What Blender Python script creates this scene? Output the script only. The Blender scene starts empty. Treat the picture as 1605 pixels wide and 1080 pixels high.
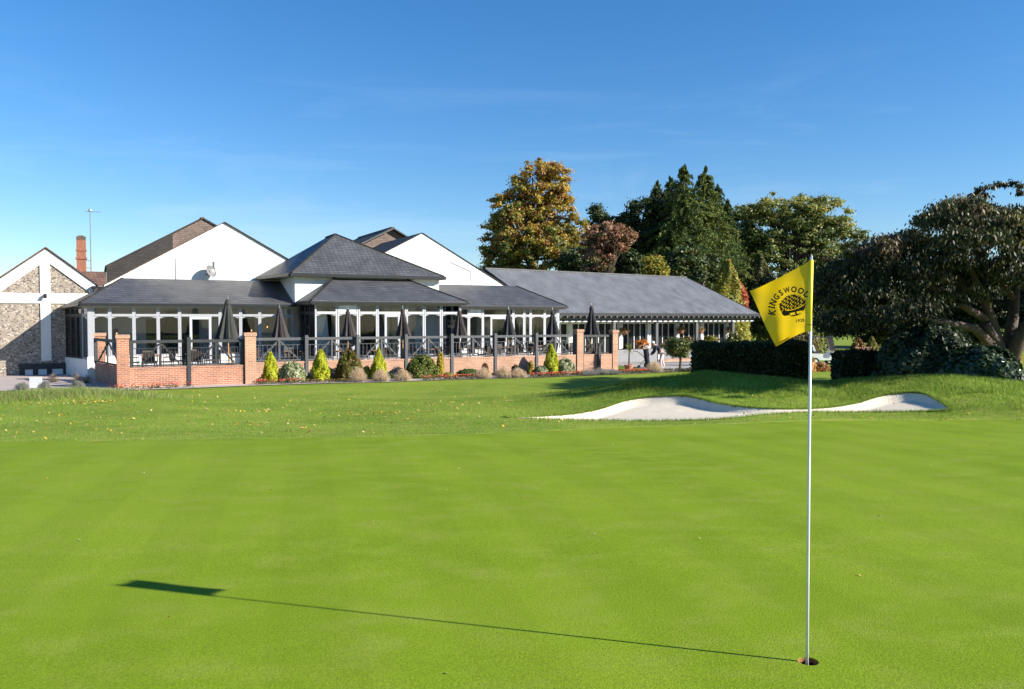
import bpy, bmesh, math, random
import numpy as np
from mathutils import Vector, Matrix
random.seed(7); RNG=np.random.default_rng(11)
R=math.radians
sc=bpy.context.scene; COL=sc.collection
# ---------------------------------------------------------------- camera
FPX,HY,HC=1280.0,498.0,1.82
PITCH=math.atan((540-HY)/FPX)
cam=bpy.data.objects.new('camera',bpy.data.cameras.new('camera')); COL.objects.link(cam)
cam.location=(0,0,HC); cam.rotation_euler=(R(90)-PITCH,0,0)
cam.data.sensor_width=36; cam.data.lens=36*FPX/1605; cam.data.clip_start=.05; cam.data.clip_end=3000
sc.camera=cam
# ---------------------------------------------------------------- sky, sun, exposure
SUN_EL,SUN_AZ=25.6,-16.6          # sun stands right and slightly behind the camera
sc.view_settings.view_transform='Standard'; sc.view_settings.look='None'
sc.view_settings.exposure=1.25; sc.view_settings.gamma=1
w=bpy.data.worlds.new('World'); sc.world=w; w.use_nodes=True
nt=w.node_tree; nt.nodes.clear()
def N(nt,typ,**k):
    n=nt.nodes.new(typ)
    for a,b in k.items(): setattr(n,a,b)
    return n
sky=N(nt,'ShaderNodeTexSky',sky_type='NISHITA',sun_disc=False,sun_elevation=R(SUN_EL),sun_rotation=R(90-SUN_AZ),altitude=100,air_density=1.0,dust_density=.05,ozone_density=3.2)
bg=N(nt,'ShaderNodeBackground'); bg.inputs[1].default_value=.088
out=N(nt,'ShaderNodeOutputWorld')
tc=N(nt,'ShaderNodeTexCoord'); mp=N(nt,'ShaderNodeMapping'); mp.inputs['Scale'].default_value=(1.2,1.2,9)
mp.inputs['Rotation'].default_value=(0,R(8),0)
nz=N(nt,'ShaderNodeTexNoise'); nz.inputs['Scale'].default_value=1.7; nz.inputs['Detail'].default_value=7; nz.inputs['Roughness'].default_value=.62; nz.inputs['Distortion'].default_value=.6
cr=N(nt,'ShaderNodeValToRGB'); cr.color_ramp.elements[0].position=.5; cr.color_ramp.elements[1].position=.85
cr.color_ramp.elements[0].color=(0,0,0,1); cr.color_ramp.elements[1].color=(.5,.5,.5,1)
sx=N(nt,'ShaderNodeSeparateXYZ'); mr=N(nt,'ShaderNodeMapRange'); mr.inputs[1].default_value=.02; mr.inputs[2].default_value=.32; mr.inputs[3].default_value=1; mr.inputs[4].default_value=0
mx2=N(nt,'ShaderNodeMath',operation='MULTIPLY'); mix=N(nt,'ShaderNodeMixRGB'); mix.inputs[2].default_value=(6.5,7.0,7.6,1)
hs=N(nt,'ShaderNodeHueSaturation'); hs.inputs['Saturation'].default_value=1.22;hs.inputs['Hue'].default_value=.499
L=nt.links.new
L(tc.outputs['Generated'],mp.inputs[0]);L(mp.outputs[0],nz.inputs['Vector']);L(nz.outputs[0],cr.inputs[0]);L(tc.outputs['Generated'],sx.inputs[0]);L(sx.outputs[2],mr.inputs[0])
L(cr.outputs[0],mx2.inputs[0]);L(mr.outputs[0],mx2.inputs[1]);L(mx2.outputs[0],mix.inputs[0]);L(sky.outputs[0],hs.inputs['Color']);L(hs.outputs[0],mix.inputs[1]);hz=N(nt,'ShaderNodeMapRange');hz.inputs[1].default_value=0;hz.inputs[2].default_value=.42;hz.interpolation_type='SMOOTHSTEP'
hm=N(nt,'ShaderNodeMixRGB');hm.inputs[1].default_value=(.65,.69,.765,1);hm.inputs[2].default_value=(.55,.73,.85,1);hx=N(nt,'ShaderNodeMixRGB',blend_type='MULTIPLY');hx.inputs[0].default_value=1
L(sx.outputs[2],hz.inputs[0]);L(hz.outputs[0],hm.inputs[0]);L(mix.outputs[0],hx.inputs[1]);L(hm.outputs[0],hx.inputs[2]);L(hx.outputs[0],bg.inputs[0]);L(bg.outputs[0],out.inputs[0])
sun=bpy.data.objects.new('sun',bpy.data.lights.new('sun','SUN')); COL.objects.link(sun)
sun.data.energy=4.6; sun.data.angle=R(.5); sun.data.color=(1,.93,.82)
sd=Vector((math.cos(R(SUN_AZ))*math.cos(R(SUN_EL)),math.sin(R(SUN_AZ))*math.cos(R(SUN_EL)),math.sin(R(SUN_EL))))
sun.rotation_euler=sd.to_track_quat('Z','Y').to_euler(); sun.location=(30,-20,30)
# ---------------------------------------------------------------- frames
def at(px,py,Y):
    "world point at distance Y that the photograph shows at px,py"
    u=(px-802.5)/FPX; v=(540-py)/FPX
    r=Vector((u,math.cos(PITCH)+v*math.sin(PITCH),-math.sin(PITCH)+v*math.cos(PITCH)))
    return Vector((0,0,HC))+r*(Y/r.y)
class Fr:
    def __init__(s,ox,oy,deg): s.o=Vector((ox,oy,0)); s.a=R(deg); s.d=Vector((math.cos(s.a),math.sin(s.a),0)); s.p=Vector((-math.sin(s.a),math.cos(s.a),0))
    def w(s,v): return s.o+s.d*v[0]+s.p*v[1]+Vector((0,0,v[2]))
    def loc(s,P): q=Vector(P)-s.o; return Vector((q.dot(s.d),q.dot(s.p),P[2]))
WF=Fr(0,0,0); BF=Fr(-11.32,36.0,27); HF=Fr(3.56,52.08,37)
ORI={}
def tag(o,label,cat,group=None,kind=None):
    if label: o['label']=label
    if cat: o['category']=cat
    if group: o['group']=group
    if kind: o['kind']=kind
    return o
def thing(name,label,cat,loc,fr=WF,group=None,rz=0):
    o=bpy.data.objects.new(name,None); COL.objects.link(o); o.empty_display_size=.2
    o.location=fr.w(loc); o.rotation_euler=(0,0,fr.a+rz); ORI[o.name]=Vector(loc)
    return tag(o,label,cat,group)
class MB:
    def __init__(s): s.v=[];s.f=[];s.mi=[];s.m=0
    def add(s,vs,fs):
        b=len(s.v); s.v+=[tuple(v) for v in vs]; s.f+=[[b+i for i in f] for f in fs]; s.mi+=[s.m]*len(fs); return s
    def box(s,x0,x1,y0,y1,z0,z1):
        return s.add([(x0,y0,z0),(x1,y0,z0),(x1,y1,z0),(x0,y1,z0),(x0,y0,z1),(x1,y0,z1),(x1,y1,z1),(x0,y1,z1)],[(0,3,2,1),(4,5,6,7),(0,1,5,4),(1,2,6,5),(2,3,7,6),(3,0,4,7)])
    def beam(s,P,Q,w,h,up=(0,0,1)):
        P=Vector(P);Q=Vector(Q);d=(Q-P).normalized();up=Vector(up);sd_=d.cross(up)
        if sd_.length<1e-4: sd_=d.cross(Vector((0,1,0)))
        sd_.normalize();u=sd_.cross(d)
        vs=[X+sd_*a*w/2+u*b*h/2 for X in(P,Q) for a,b in((-1,-1),(1,-1),(1,1),(-1,1))]
        return s.add(vs,[(0,1,2,3),(7,6,5,4),(0,4,5,1),(1,5,6,2),(2,6,7,3),(3,7,4,0)])
    def tube(s,pts,rad,n=8,cap=True):
        pts=[Vector(p) for p in pts]; b=[]
        if not hasattr(rad,'__len__'): rad=[rad]*len(pts)
        vs=[];fs=[]
        pu=None
        for i,p in enumerate(pts):
            d=(pts[min(i+1,len(pts)-1)]-pts[max(i-1,0)]).normalized()
            if pu is None: pu=d.orthogonal().normalized()
            u=(pu-d*pu.dot(d)).normalized();pu=u;v=d.cross(u)
            for k in range(n):
                a=2*math.pi*k/n; vs.append(p+(u*math.cos(a)+v*math.sin(a))*rad[i])
        for i in range(len(pts)-1):
            for k in range(n):
                fs.append((i*n+k,i*n+(k+1)%n,(i+1)*n+(k+1)%n,(i+1)*n+k))
        if cap: fs.append(tuple(range(n))[::-1]);fs.append(tuple((len(pts)-1)*n+k for k in range(n)))
        return s.add(vs,fs)
    def lathe(s,c,prof,n=16,pleat=0):
        vs=[];fs=[];c=Vector(c)
        for r,z in prof:
            for k in range(n):
                a=2*math.pi*k/n; rr=r*(1-(pleat if k%2 else 0)); vs.append(c+Vector((rr*math.cos(a),rr*math.sin(a),z)))
        for i in range(len(prof)-1):
            for k in range(n): fs.append((i*n+k,i*n+(k+1)%n,(i+1)*n+(k+1)%n,(i+1)*n+k))
        fs.append(tuple(range(n))[::-1]);fs.append(tuple((len(prof)-1)*n+k for k in range(n)))
        return s.add(vs,fs)
    def slab(s,pts,th,off=(0,0,-1)):
        "polygon with thickness"
        pts=[Vector(p) for p in pts];o=Vector(off)*th;n=len(pts)
        return s.add(pts+[p+o for p in pts],[tuple(range(n)),tuple(range(2*n-1,n-1,-1))]+[(i,i+n,(i+1)%n+n,(i+1)%n) for i in range(n)])
    def build(s,name,mat,parent=None,fr=WF,smooth=False):
        o=ORI[root(parent).name] if parent is not None else Vector((0,0,0))
        me=bpy.data.meshes.new(name)
        if parent is None and fr is not WF: vs=[tuple(fr.w(v)) for v in s.v]
        else: vs=[(v[0]-o[0],v[1]-o[1],v[2]-o[2]) for v in s.v]
        me.from_pydata(vs,[],s.f); 
        for m in (mat if isinstance(mat,(list,tuple)) else [mat]): me.materials.append(m)
        if isinstance(mat,(list,tuple)): me.polygons.foreach_set('material_index',s.mi)
        bm=bmesh.new();bm.from_mesh(me);bmesh.ops.recalc_face_normals(bm,faces=bm.faces);bm.to_mesh(me);bm.free()
        if smooth: me.polygons.foreach_set('use_smooth',[True]*len(me.polygons))
        ob=bpy.data.objects.new(name,me);COL.objects.link(ob)
        if parent is not None: ob.parent=parent
        return ob
def root(o):
    while o.parent: o=o.parent
    return o
def copy_tree(o,parent=None):
    c=o.copy();COL.objects.link(c)
    if parent is not None:c.parent=parent
    for ch in o.children: copy_tree(ch,c)
    return c
def np_mesh(name,V,F4,mat,col=None,parent=None,smooth=False,tri=False):
    "big mesh from numpy arrays; col per face"
    k=F4.shape[1];me=bpy.data.meshes.new(name);n=len(V);m=len(F4)
    if parent is not None:
        V=V-np.array(ORI[root(parent).name])
    me.vertices.add(n);me.vertices.foreach_set('co',np.ascontiguousarray(V,dtype=np.float32).ravel())
    me.loops.add(m*k);me.loops.foreach_set('vertex_index',np.ascontiguousarray(F4,dtype=np.int32).ravel())
    me.polygons.add(m);me.polygons.foreach_set('loop_start',np.arange(0,m*k,k,dtype=np.int32));me.polygons.foreach_set('loop_total',np.full(m,k,dtype=np.int32))
    me.update(calc_edges=True)
    if smooth: me.polygons.foreach_set('use_smooth',[True]*m)
    if col is not None:
        ca=me.color_attributes.new('Col','FLOAT_COLOR','CORNER')
        c=np.ones((m,k,4),np.float32);c[:,:,:3]=col[:,None,:];ca.data.foreach_set('color',c.ravel())
    me.materials.append(mat);ob=bpy.data.objects.new(name,me);COL.objects.link(ob)
    if parent is not None: ob.parent=parent
    return ob
# ---------------------------------------------------------------- materials
def mat(name,c1,c2=None,scale=6,rough=.75,bump=0,bscale=None,spec=.5,metal=0,detail=5,c3=None,s3=.4,stretch=(1,1,1)):
    m=bpy.data.materials.new(name);m.use_nodes=True;t=m.node_tree;b=t.nodes['Principled BSDF']
    b.inputs['Base Color'].default_value=(*c1,1);b.inputs['Roughness'].default_value=rough;b.inputs['Metallic'].default_value=metal;b.inputs['Specular IOR Level'].default_value=spec
    tcn=N(t,'ShaderNodeTexCoord');mpn=N(t,'ShaderNodeMapping');mpn.inputs['Scale'].default_value=stretch;t.links.new(tcn.outputs['Object'],mpn.inputs[0])
    c2=c2 or tuple(x*.86 for x in c1)
    n=N(t,'ShaderNodeTexNoise');n.inputs['Scale'].default_value=scale;n.inputs['Detail'].default_value=detail;n.inputs['Roughness'].default_value=.65
    r=N(t,'ShaderNodeValToRGB');r.color_ramp.elements[0].position=.35;r.color_ramp.elements[1].position=.65;r.color_ramp.elements[0].color=(*c1,1);r.color_ramp.elements[1].color=(*c2,1)
    t.links.new(mpn.outputs[0],n.inputs['Vector']);t.links.new(n.outputs[0],r.inputs[0]);o=r.outputs[0]
    if c3:
        n3=N(t,'ShaderNodeTexNoise');n3.inputs['Scale'].default_value=s3;n3.inputs['Detail'].default_value=4
        r3=N(t,'ShaderNodeValToRGB');r3.color_ramp.elements[0].position=.42;r3.color_ramp.elements[1].position=.62
        x=N(t,'ShaderNodeMixRGB');x.inputs[2].default_value=(*c3,1);t.links.new(mpn.outputs[0],n3.inputs['Vector']);t.links.new(n3.outputs[0],r3.inputs[0]);t.links.new(r3.outputs[0],x.inputs[0]);t.links.new(o,x.inputs[1]);o=x.outputs[0]
    t.links.new(o,b.inputs['Base Color'])
    if bump:
        n2=N(t,'ShaderNodeTexNoise');n2.inputs['Scale'].default_value=bscale or scale*4;n2.inputs['Detail'].default_value=4
        bp=N(t,'ShaderNodeBump');bp.inputs['Strength'].default_value=bump;bp.inputs['Distance'].default_value=.02
        t.links.new(mpn.outputs[0],n2.inputs['Vector']);t.links.new(n2.outputs[0],bp.inputs['Height']);t.links.new(bp.outputs[0],b.inputs['Normal'])
    return m
def brickmat(name,c1,c2,mortar,bw,bh,ms,rough=.85,vary=.5,bumps=.4,zs=1.0,offset=.5,dirt=None):
    m=bpy.data.materials.new(name);m.use_nodes=True;t=m.node_tree;b=t.nodes['Principled BSDF'];b.inputs['Roughness'].default_value=rough
    tcn=N(t,'ShaderNodeTexCoord');s=N(t,'ShaderNodeSeparateXYZ');a=N(t,'ShaderNodeMath',operation='ADD');c=N(t,'ShaderNodeCombineXYZ');z=N(t,'ShaderNodeMath',operation='MULTIPLY');z.inputs[1].default_value=zs
    t.links.new(tcn.outputs['Object'],s.inputs[0]);t.links.new(s.outputs[0],a.inputs[0]);t.links.new(s.outputs[1],a.inputs[1]);t.links.new(a.outputs[0],c.inputs[0]);t.links.new(s.outputs[2],z.inputs[0]);t.links.new(z.outputs[0],c.inputs[1])
    br=N(t,'ShaderNodeTexBrick');br.offset=offset;br.inputs['Scale'].default_value=1;br.inputs['Brick Width'].default_value=bw;br.inputs['Row Height'].default_value=bh;br.inputs['Mortar Size'].default_value=ms;br.inputs['Bias'].default_value=0
    br.inputs['Color1'].default_value=(*c1,1);br.inputs['Color2'].default_value=(*c2,1);br.inputs['Mortar'].default_value=(*mortar,1)
    t.links.new(c.outputs[0],br.inputs['Vector'])
    n=N(t,'ShaderNodeTexNoise');n.inputs['Scale'].default_value=1.3;n.inputs['Detail'].default_value=6;t.links.new(tcn.outputs['Object'],n.inputs['Vector'])
    mr_=N(t,'ShaderNodeMapRange');mr_.inputs[1].default_value=.3;mr_.inputs[2].default_value=.7;mr_.inputs[3].default_value=1-vary*.5;mr_.inputs[4].default_value=1+vary*.3
    t.links.new(n.outputs[0],mr_.inputs[0])
    hv=N(t,'ShaderNodeHueSaturation');t.links.new(br.outputs[0],hv.inputs['Color']);t.links.new(mr_.outputs[0],hv.inputs['Value']);t.links.new(hv.outputs[0],b.inputs['Base Color'])
    bp=N(t,'ShaderNodeBump');bp.inputs['Strength'].default_value=bumps;bp.inputs['Distance'].default_value=.01;bp.invert=True;t.links.new(br.outputs['Fac'],bp.inputs['Height']);t.links.new(bp.outputs[0],b.inputs['Normal'])
    return m
def leafmat(name,transl=.35,rough=.5,spec=.35):
    m=bpy.data.materials.new(name);m.use_nodes=True;t=m.node_tree;b=t.nodes['Principled BSDF'];o=t.nodes['Material Output']
    b.inputs['Roughness'].default_value=rough;b.inputs['Specular IOR Level'].default_value=spec
    a=N(t,'ShaderNodeVertexColor',layer_name='Col');t.links.new(a.outputs[0],b.inputs['Base Color'])
    tr=N(t,'ShaderNodeBsdfTranslucent');t.links.new(a.outputs[0],tr.inputs[0]);mx=N(t,'ShaderNodeMixShader');mx.inputs[0].default_value=transl
    t.links.new(b.outputs[0],mx.inputs[1]);t.links.new(tr.outputs[0],mx.inputs[2]);t.links.new(mx.outputs[0],o.inputs[0]);return m
def glassmat(name,tint=(.92,.93,.93),refl=.9):
    m=bpy.data.materials.new(name);m.use_nodes=True;t=m.node_tree;t.nodes.remove(t.nodes['Principled BSDF']);o=t.nodes['Material Output']
    tr=N(t,'ShaderNodeBsdfTransparent');tr.inputs[0].default_value=(*tint,1);g=N(t,'ShaderNodeBsdfGlossy');g.inputs['Roughness'].default_value=.03;g.inputs[0].default_value=(refl,refl,refl,1)
    fr=N(t,'ShaderNodeFresnel');fr.inputs[0].default_value=1.4;mx=N(t,'ShaderNodeMixShader')
    t.links.new(fr.outputs[0],mx.inputs[0]);t.links.new(tr.outputs[0],mx.inputs[1]);t.links.new(g.outputs[0],mx.inputs[2]);t.links.new(mx.outputs[0],o.inputs[0]);return m
M={}
M['white']=mat('white_render',(.74,.73,.71),(.69,.68,.655),2.5,.9,.15,30,c3=(.66,.645,.61),s3=1.4,stretch=(1,1,.22))
M['wplinth']=mat('white_painted_plinth',(.76,.75,.73),(.70,.69,.67),2.5,.9,.15,30)
M['cream']=mat('cream_inside_wall',(.62,.58,.48),(.58,.54,.45),1.5,.9)
M['grey_in']=mat('grey_inside_wall',(.50,.51,.56),(.46,.47,.52),1.2,.9)
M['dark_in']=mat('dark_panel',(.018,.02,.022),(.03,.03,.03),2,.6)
M['frame']=mat('pale_grey_joinery',(.34,.35,.375),(.31,.32,.345),4,.5)
M['bframe']=mat('white_joinery',(.42,.43,.455),(.385,.395,.42),4,.5)
M['black']=mat('black_stained_timber',(.018,.020,.023),(.03,.033,.036),6,.6,.3,40)
M['greytimber']=mat('weathered_grey_timber',(.10,.104,.112),(.065,.068,.073),5,.8,.3,40,stretch=(1,1,4))
M['gutter']=mat('black_gutter',(.015,.016,.018),None,5,.35)
M['fascia']=mat('pinkish_white_fascia',(.52,.47,.44),(.46,.42,.39),5,.6)
M['slate']=brickmat('slate_roof',(.068,.07,.076),(.098,.101,.108),(.035,.036,.04),.24,.10,.014,.48,.55,.9,1.0)
M['slate2']=brickmat('grey_ribbed_slate_roof',(.130,.135,.147),(.140,.145,.157),(.078,.082,.09),.40,90,.05,.45,.6,.8,1.0,0.0)
M['tilehang']=brickmat('brown_hung_tiles',(.15,.105,.085),(.20,.145,.12),(.07,.05,.045),.2,.13,.012,.8,.5,.6,1)
M['clay']=brickmat('brown_clay_tiles',(.11,.065,.05),(.16,.09,.07),(.05,.03,.025),.2,.1,.012,.8,.6,.6,1)
M['darktile']=brickmat('dark_brown_roof_tiles',(.025,.022,.02),(.04,.035,.03),(.012,.012,.012),.2,.12,.012,.7,.5,.6,1)
M['brick']=brickmat('red_brick',(.43,.17,.09),(.28,.11,.07),(.44,.35,.27),.225,.075,.009,.9,.4)
M['brick2']=brickmat('pink_red_brick',(.47,.24,.14),(.36,.175,.11),(.46,.39,.31),.225,.075,.009,.9,.4)
M['flagy']=None
M['glass']=glassmat('window_glass')
M['dkglass']=mat('dark_window_glass',(.010,.011,.012),(.016,.017,.018),.6,.35,spec=.1)
M['paving']=mat('pinkish_tarmac',(.44,.36,.32),(.38,.31,.28),9,.9,.3,60,c3=(.36,.30,.27),s3=.5)
M['slabs']=brickmat('terrace_slabs',(.36,.34,.31),(.31,.29,.27),(.2,.19,.18),.6,.6,.012,.85,.3)
M['soil']=mat('brown_bark_soil',(.09,.055,.04),(.15,.10,.07),14,.95,.6,40)
M['terracotta']=mat('terracotta',(.46,.20,.11),(.40,.17,.10),8,.8)
M['wicker']=mat('dark_rattan',(.055,.038,.03),(.03,.022,.018),30,.7,.4,60)
M['metal']=mat('black_metal',(.015,.015,.016),None,6,.4)
M['steel']=mat('galvanised_steel',(.5,.5,.5),None,6,.35,metal=.8)
M['wood']=mat('orange_varnished_wood',(.5,.24,.07),(.42,.19,.06),10,.5,stretch=(1,1,.2))
M['canvas_grn']=mat('dark_olive_canvas',(.035,.037,.033),(.025,.027,.024),8,.85)
M['canvas_brn']=mat('dark_brown_canvas',(.045,.034,.034),(.03,.024,.024),8,.85)
M['canvas_blk']=mat('black_canvas',(.014,.014,.017),(.02,.02,.022),8,.8)
M['bark']=mat('bark',(.12,.09,.065),(.06,.045,.035),9,.9,.6,20,stretch=(1,1,.3))
M['barkpale']=mat('pale_lichened_bark',(.10,.07,.055),(.05,.035,.028),9,.85,.6,20,stretch=(1,1,.4))
M['leaf']=leafmat('leaves'); M['needle']=leafmat('needles',.12,.7,.2); M['gloss']=leafmat('glossy_leaves',.2,.5,.25);M['laurel']=leafmat('laurel_leaves',.1,.35,.5); M['petal']=leafmat('petals',.3,.7,.2); M['grassb']=leafmat('grass_blades',.5,.6,.15)
M['screen']=mat('grey_wind_screen',(.20,.20,.21),(.17,.17,.18),3,.7)
M['skin']=mat('skin',(.5,.30,.22),None,5,.6); M['navy']=mat('navy_cloth',(.012,.015,.03),None,8,.9); M['pink']=mat('pale_pink_cloth',(.62,.50,.48),None,8,.9); M['whitec']=mat('white_cloth',(.75,.75,.75),None,8,.9)
M['rubber']=mat('rubber',(.02,.02,.02),None,8,.9); M['whitep']=mat('white_paint',(.78,.78,.77),None,3,.4)
M['signw']=mat('white_sign_board',(.8,.8,.79),(.76,.76,.75),2,.5)
# ================================================================ GROUND
def hgt(X,Y):
    X=np.asarray(X,float);Y=np.asarray(Y,float)
    b=np.interp(Y,[-20,0,8,11,14,20,30,45,60,120,400],[.1,.02,-.03,-.1,-.24,-.52,-.93,-1.08,-1.3,-2.0,-2.6])
    H=np.interp(X,[-3,0,2.2,4,5.7,7.2,8.7,10.2,11.7,13.5,17,24],[0,.1,.32,.66,.93,.76,.56,.68,.77,.68,.45,.15])
    yc=np.interp(X,[0,5.7,8.7,11.7,20],[24.5,23.8,22.8,21.8,21.2])
    m=H*np.exp(-((Y-yc)/2.6)**2)+.25*np.exp(-((X+13.5)/3.0)**2-((Y-24)/2.2)**2)
    u=.05*np.sin(X*.35+1.2)*np.sin(Y*.5+.4)*np.clip((Y-13)/5,0,1)*np.clip((30-Y)/4,0,1)+.04*np.sin(X*.9+.5*Y)*np.clip((Y-15)/4,0,1)*np.clip((28-Y)/4,0,1)
    return b+m+u
def gz(x,y): return float(hgt(x,y))
BUNK=np.array([(-.25,18.45),(-.05,18.8),(0.75,19.9),(1.64,20.47),(2.35,21.07),(2.93,21.71),(3.47,21.85),(4.04,21.71),(4.53,21.6),(4.87,21.25),(5.21,20.63),(5.7,20.08),(6.32,19.78),(7.09,19.77),(7.94,19.96),(8.74,20.37),(9.34,20.66),(9.81,20.63),(10.16,20.51),(10.33,20.22),(10.34,19.63),(10.23,18.93),(10.02,18.87),(9.52,19.06),(8.72,19.26),(7.84,19.32),(6.91,19.28),(5.82,18.68),(4.88,17.92),(4.11,17.64),(3.42,17.64),(2.48,17.79),(1.4,18.2),(0.5,18.12)])
def smooth_poly(P,n=2):
    for _ in range(n):
        Q=np.roll(P,-1,0);P=np.stack([.75*P+.25*Q,.25*P+.75*Q],1).reshape(-1,2)
    return P
BP=smooth_poly(BUNK)
def pdist(X,Y,P):
    "signed distance, positive inside"
    X=X.ravel();Y=Y.ravel();ins=np.zeros(len(X),bool);D=np.full(len(X),1e9);Q=np.roll(P,-1,0)
    for (x0,y0),(x1,y1) in zip(P,Q):
        c=((y0>Y)!=(y1>Y))&(X<(x1-x0)*(Y-y0)/(y1-y0+1e-12)+x0);ins^=c
        dx,dy=x1-x0,y1-y0;t=np.clip(((X-x0)*dx+(Y-y0)*dy)/(dx*dx+dy*dy),0,1);D=np.minimum(D,np.hypot(X-x0-t*dx,Y-y0-t*dy))
    return np.where(ins,D,-D)
GX=[-40,-8.35,-6.9,-5.39,-3.84,-2.25,-.6,1.17,3.17,5.34,7.72,9.92,11.18,14,20];GY=[11.2,13.26,13.47,13.68,13.87,14.14,14.52,15.28,16.34,17.14,17.99,18.14,17.77,16,10]
_gx=np.linspace(-30,20,400);_gy=np.interp(_gx,GX,GY);_k=np.ones(15)/15;_gy=np.convolve(np.pad(_gy,7,mode='edge'),_k,'valid')
def gedge(X): return np.interp(X,_gx,_gy)
def axis(segs):
    o=[]
    for a,b,s in segs: o+=list(np.arange(a,b-1e-6,s))
    o.append(segs[-1][1]);return np.array(o)
xs=axis([(-400,-60,40),(-60,-24,3),(-24,-.8,.4),(-.8,11.2,.055),(11.2,24,.4),(24,60,3),(60,400,40)])
ys=axis([(-12,12,.8),(12,17.2,.2),(17.2,22.4,.055),(22.4,30,.25),(30,60,.8),(60,120,5),(120,900,60)])
XX,YY=np.meshgrid(xs,ys);ZZ=hgt(XX,YY);ZZ=ZZ-.15*np.clip((gedge(XX)-YY-.05)/.4,0,1)*(XX>-29)
near=(XX>-.85)&(XX<11.3)&(YY>17.1)&(YY<22.5)
SD=np.full(XX.shape,-9.);SD[near]=pdist(XX[near],YY[near],BP)
def nearest(X,Y,P):
    D=np.full(len(X),1e9);NX=X.copy();NY=Y.copy();Q=np.roll(P,-1,0)
    for (x0,y0),(x1,y1) in zip(P,Q):
        dx,dy=x1-x0,y1-y0;t=np.clip(((X-x0)*dx+(Y-y0)*dy)/(dx*dx+dy*dy),0,1);px_,py_=x0+t*dx,y0+t*dy;d=np.hypot(X-px_,Y-py_);m=d<D;D[m]=d[m];NX[m]=px_[m];NY[m]=py_[m]
    return NX,NY
_s=np.abs(SD)<.034;_nx,_ny=nearest(XX[_s],YY[_s],BP);XX[_s]=_nx;YY[_s]=_ny;SD[_s]=0
frontness=np.clip((YY-18.9)/1.6,0,1)
ZZ=ZZ-np.clip((SD+.02)/.22,0,1)*(.05+.13*frontness)
ZZ=ZZ+np.where((SD<0)&(SD>-.35),.035*(1+SD/.35)*frontness,0)   # raised turf lip
nx,ny=len(xs),len(ys);idx=np.arange(nx*ny).reshape(ny,nx)
Fq=np.stack([idx[:-1,:-1],idx[:-1,1:],idx[1:,1:],idx[1:,:-1]],-1).reshape(-1,4)
cSD=((SD[:-1,:-1]+SD[1:,1:]+SD[1:,:-1]+SD[:-1,1:])/4).ravel();V=np.stack([XX,YY,ZZ],-1).reshape(-1,3)
def sub(V,F):
    u,inv=np.unique(F,return_inverse=True);return V[u],inv.reshape(F.shape)
# lawn material
def lawnmat(name,cols,finescale,stripes=0,bump=.3):
    m=bpy.data.materials.new(name);m.use_nodes=True;t=m.node_tree;b=t.nodes['Principled BSDF'];b.inputs['Roughness'].default_value=.8;b.inputs['Specular IOR Level'].default_value=.06
    tcn=N(t,'ShaderNodeTexCoord')
    def nz(s,d=4,st=(1,1,1)):
        mp=N(t,'ShaderNodeMapping');mp.inputs['Scale'].default_value=st;n=N(t,'ShaderNodeTexNoise');n.inputs['Scale'].default_value=s;n.inputs['Detail'].default_value=d;n.inputs['Roughness'].default_value=.6
        t.links.new(tcn.outputs['Object'],mp.inputs[0]);t.links.new(mp.outputs[0],n.inputs['Vector']);return n.outputs[0]
    def ramp(src,a,b_,p0=.35,p1=.65):
        r=N(t,'ShaderNodeValToRGB');r.color_ramp.elements[0].position=p0;r.color_ramp.elements[1].position=p1;r.color_ramp.elements[0].color=(*a,1);r.color_ramp.elements[1].color=(*b_,1);t.links.new(src,r.inputs[0]);return r.outputs[0]
    def mixc(f,a,b_,bt='MIX'):
        x=N(t,'ShaderNodeMixRGB',blend_type=bt)
        if isinstance(f,float): x.inputs[0].default_value=f
        else: t.links.new(f,x.inputs[0])
        t.links.new(a,x.inputs[1]);t.links.new(b_,x.inputs[2]);return x.outputs[0]
    c=ramp(nz(.35,5),cols[0],cols[1]);c=mixc(ramp(nz(1.7,6,(1,1.6,1)),(0,0,0),(1,1,1),.45,.7),c,ramp(nz(3),cols[2],cols[1]))
    c=mixc(.55,c,ramp(nz(finescale,5),(.55,.55,.55),(1.25,1.25,1.25),.3,.7),'MULTIPLY')
    c=mixc(.35,c,ramp(nz(finescale*3.3,3),(.5,.5,.45),(1.4,1.4,1.2),.3,.7),'MULTIPLY')
    if stripes:
        wv=N(t,'ShaderNodeTexWave',bands_direction='X');wv.inputs['Scale'].default_value=.30;wv.inputs['Distortion'].default_value=1.2;wv.inputs['Detail'].default_value=2;wv.inputs['Detail Scale'].default_value=.4
        mp=N(t,'ShaderNodeMapping');mp.inputs['Rotation'].default_value=(0,0,R(-14));t.links.new(tcn.outputs['Object'],mp.inputs[0]);t.links.new(mp.outputs[0],wv.inputs[0])
        c=mixc(stripes,c,ramp(wv.outputs[0],(.78,.80,.7),(1.15,1.15,1.1),.4,.6),'MULTIPLY')
    t.links.new(c,b.inputs['Base Color'])
    bp=N(t,'ShaderNodeBump');bp.inputs['Strength'].default_value=bump;bp.inputs['Distance'].default_value=.015;t.links.new(nz(finescale*1.5,5),bp.inputs['Height']);t.links.new(bp.outputs[0],b.inputs['Normal'])
    return m
M['lawn']=lawnmat('rough_grass',[(.135,.215,.022),(.21,.285,.034),(.29,.28,.075)],14)
M['green']=lawnmat('putting_green_turf',[(.152,.235,.011),(.192,.278,.018),(.215,.275,.040)],60,.15,.4)
M['sand']=mat('pale_bunker_sand',(.66,.58,.46),(.56,.49,.39),3,.95,.7,22,c3=(.60,.53,.42),s3=1.2)
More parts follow.
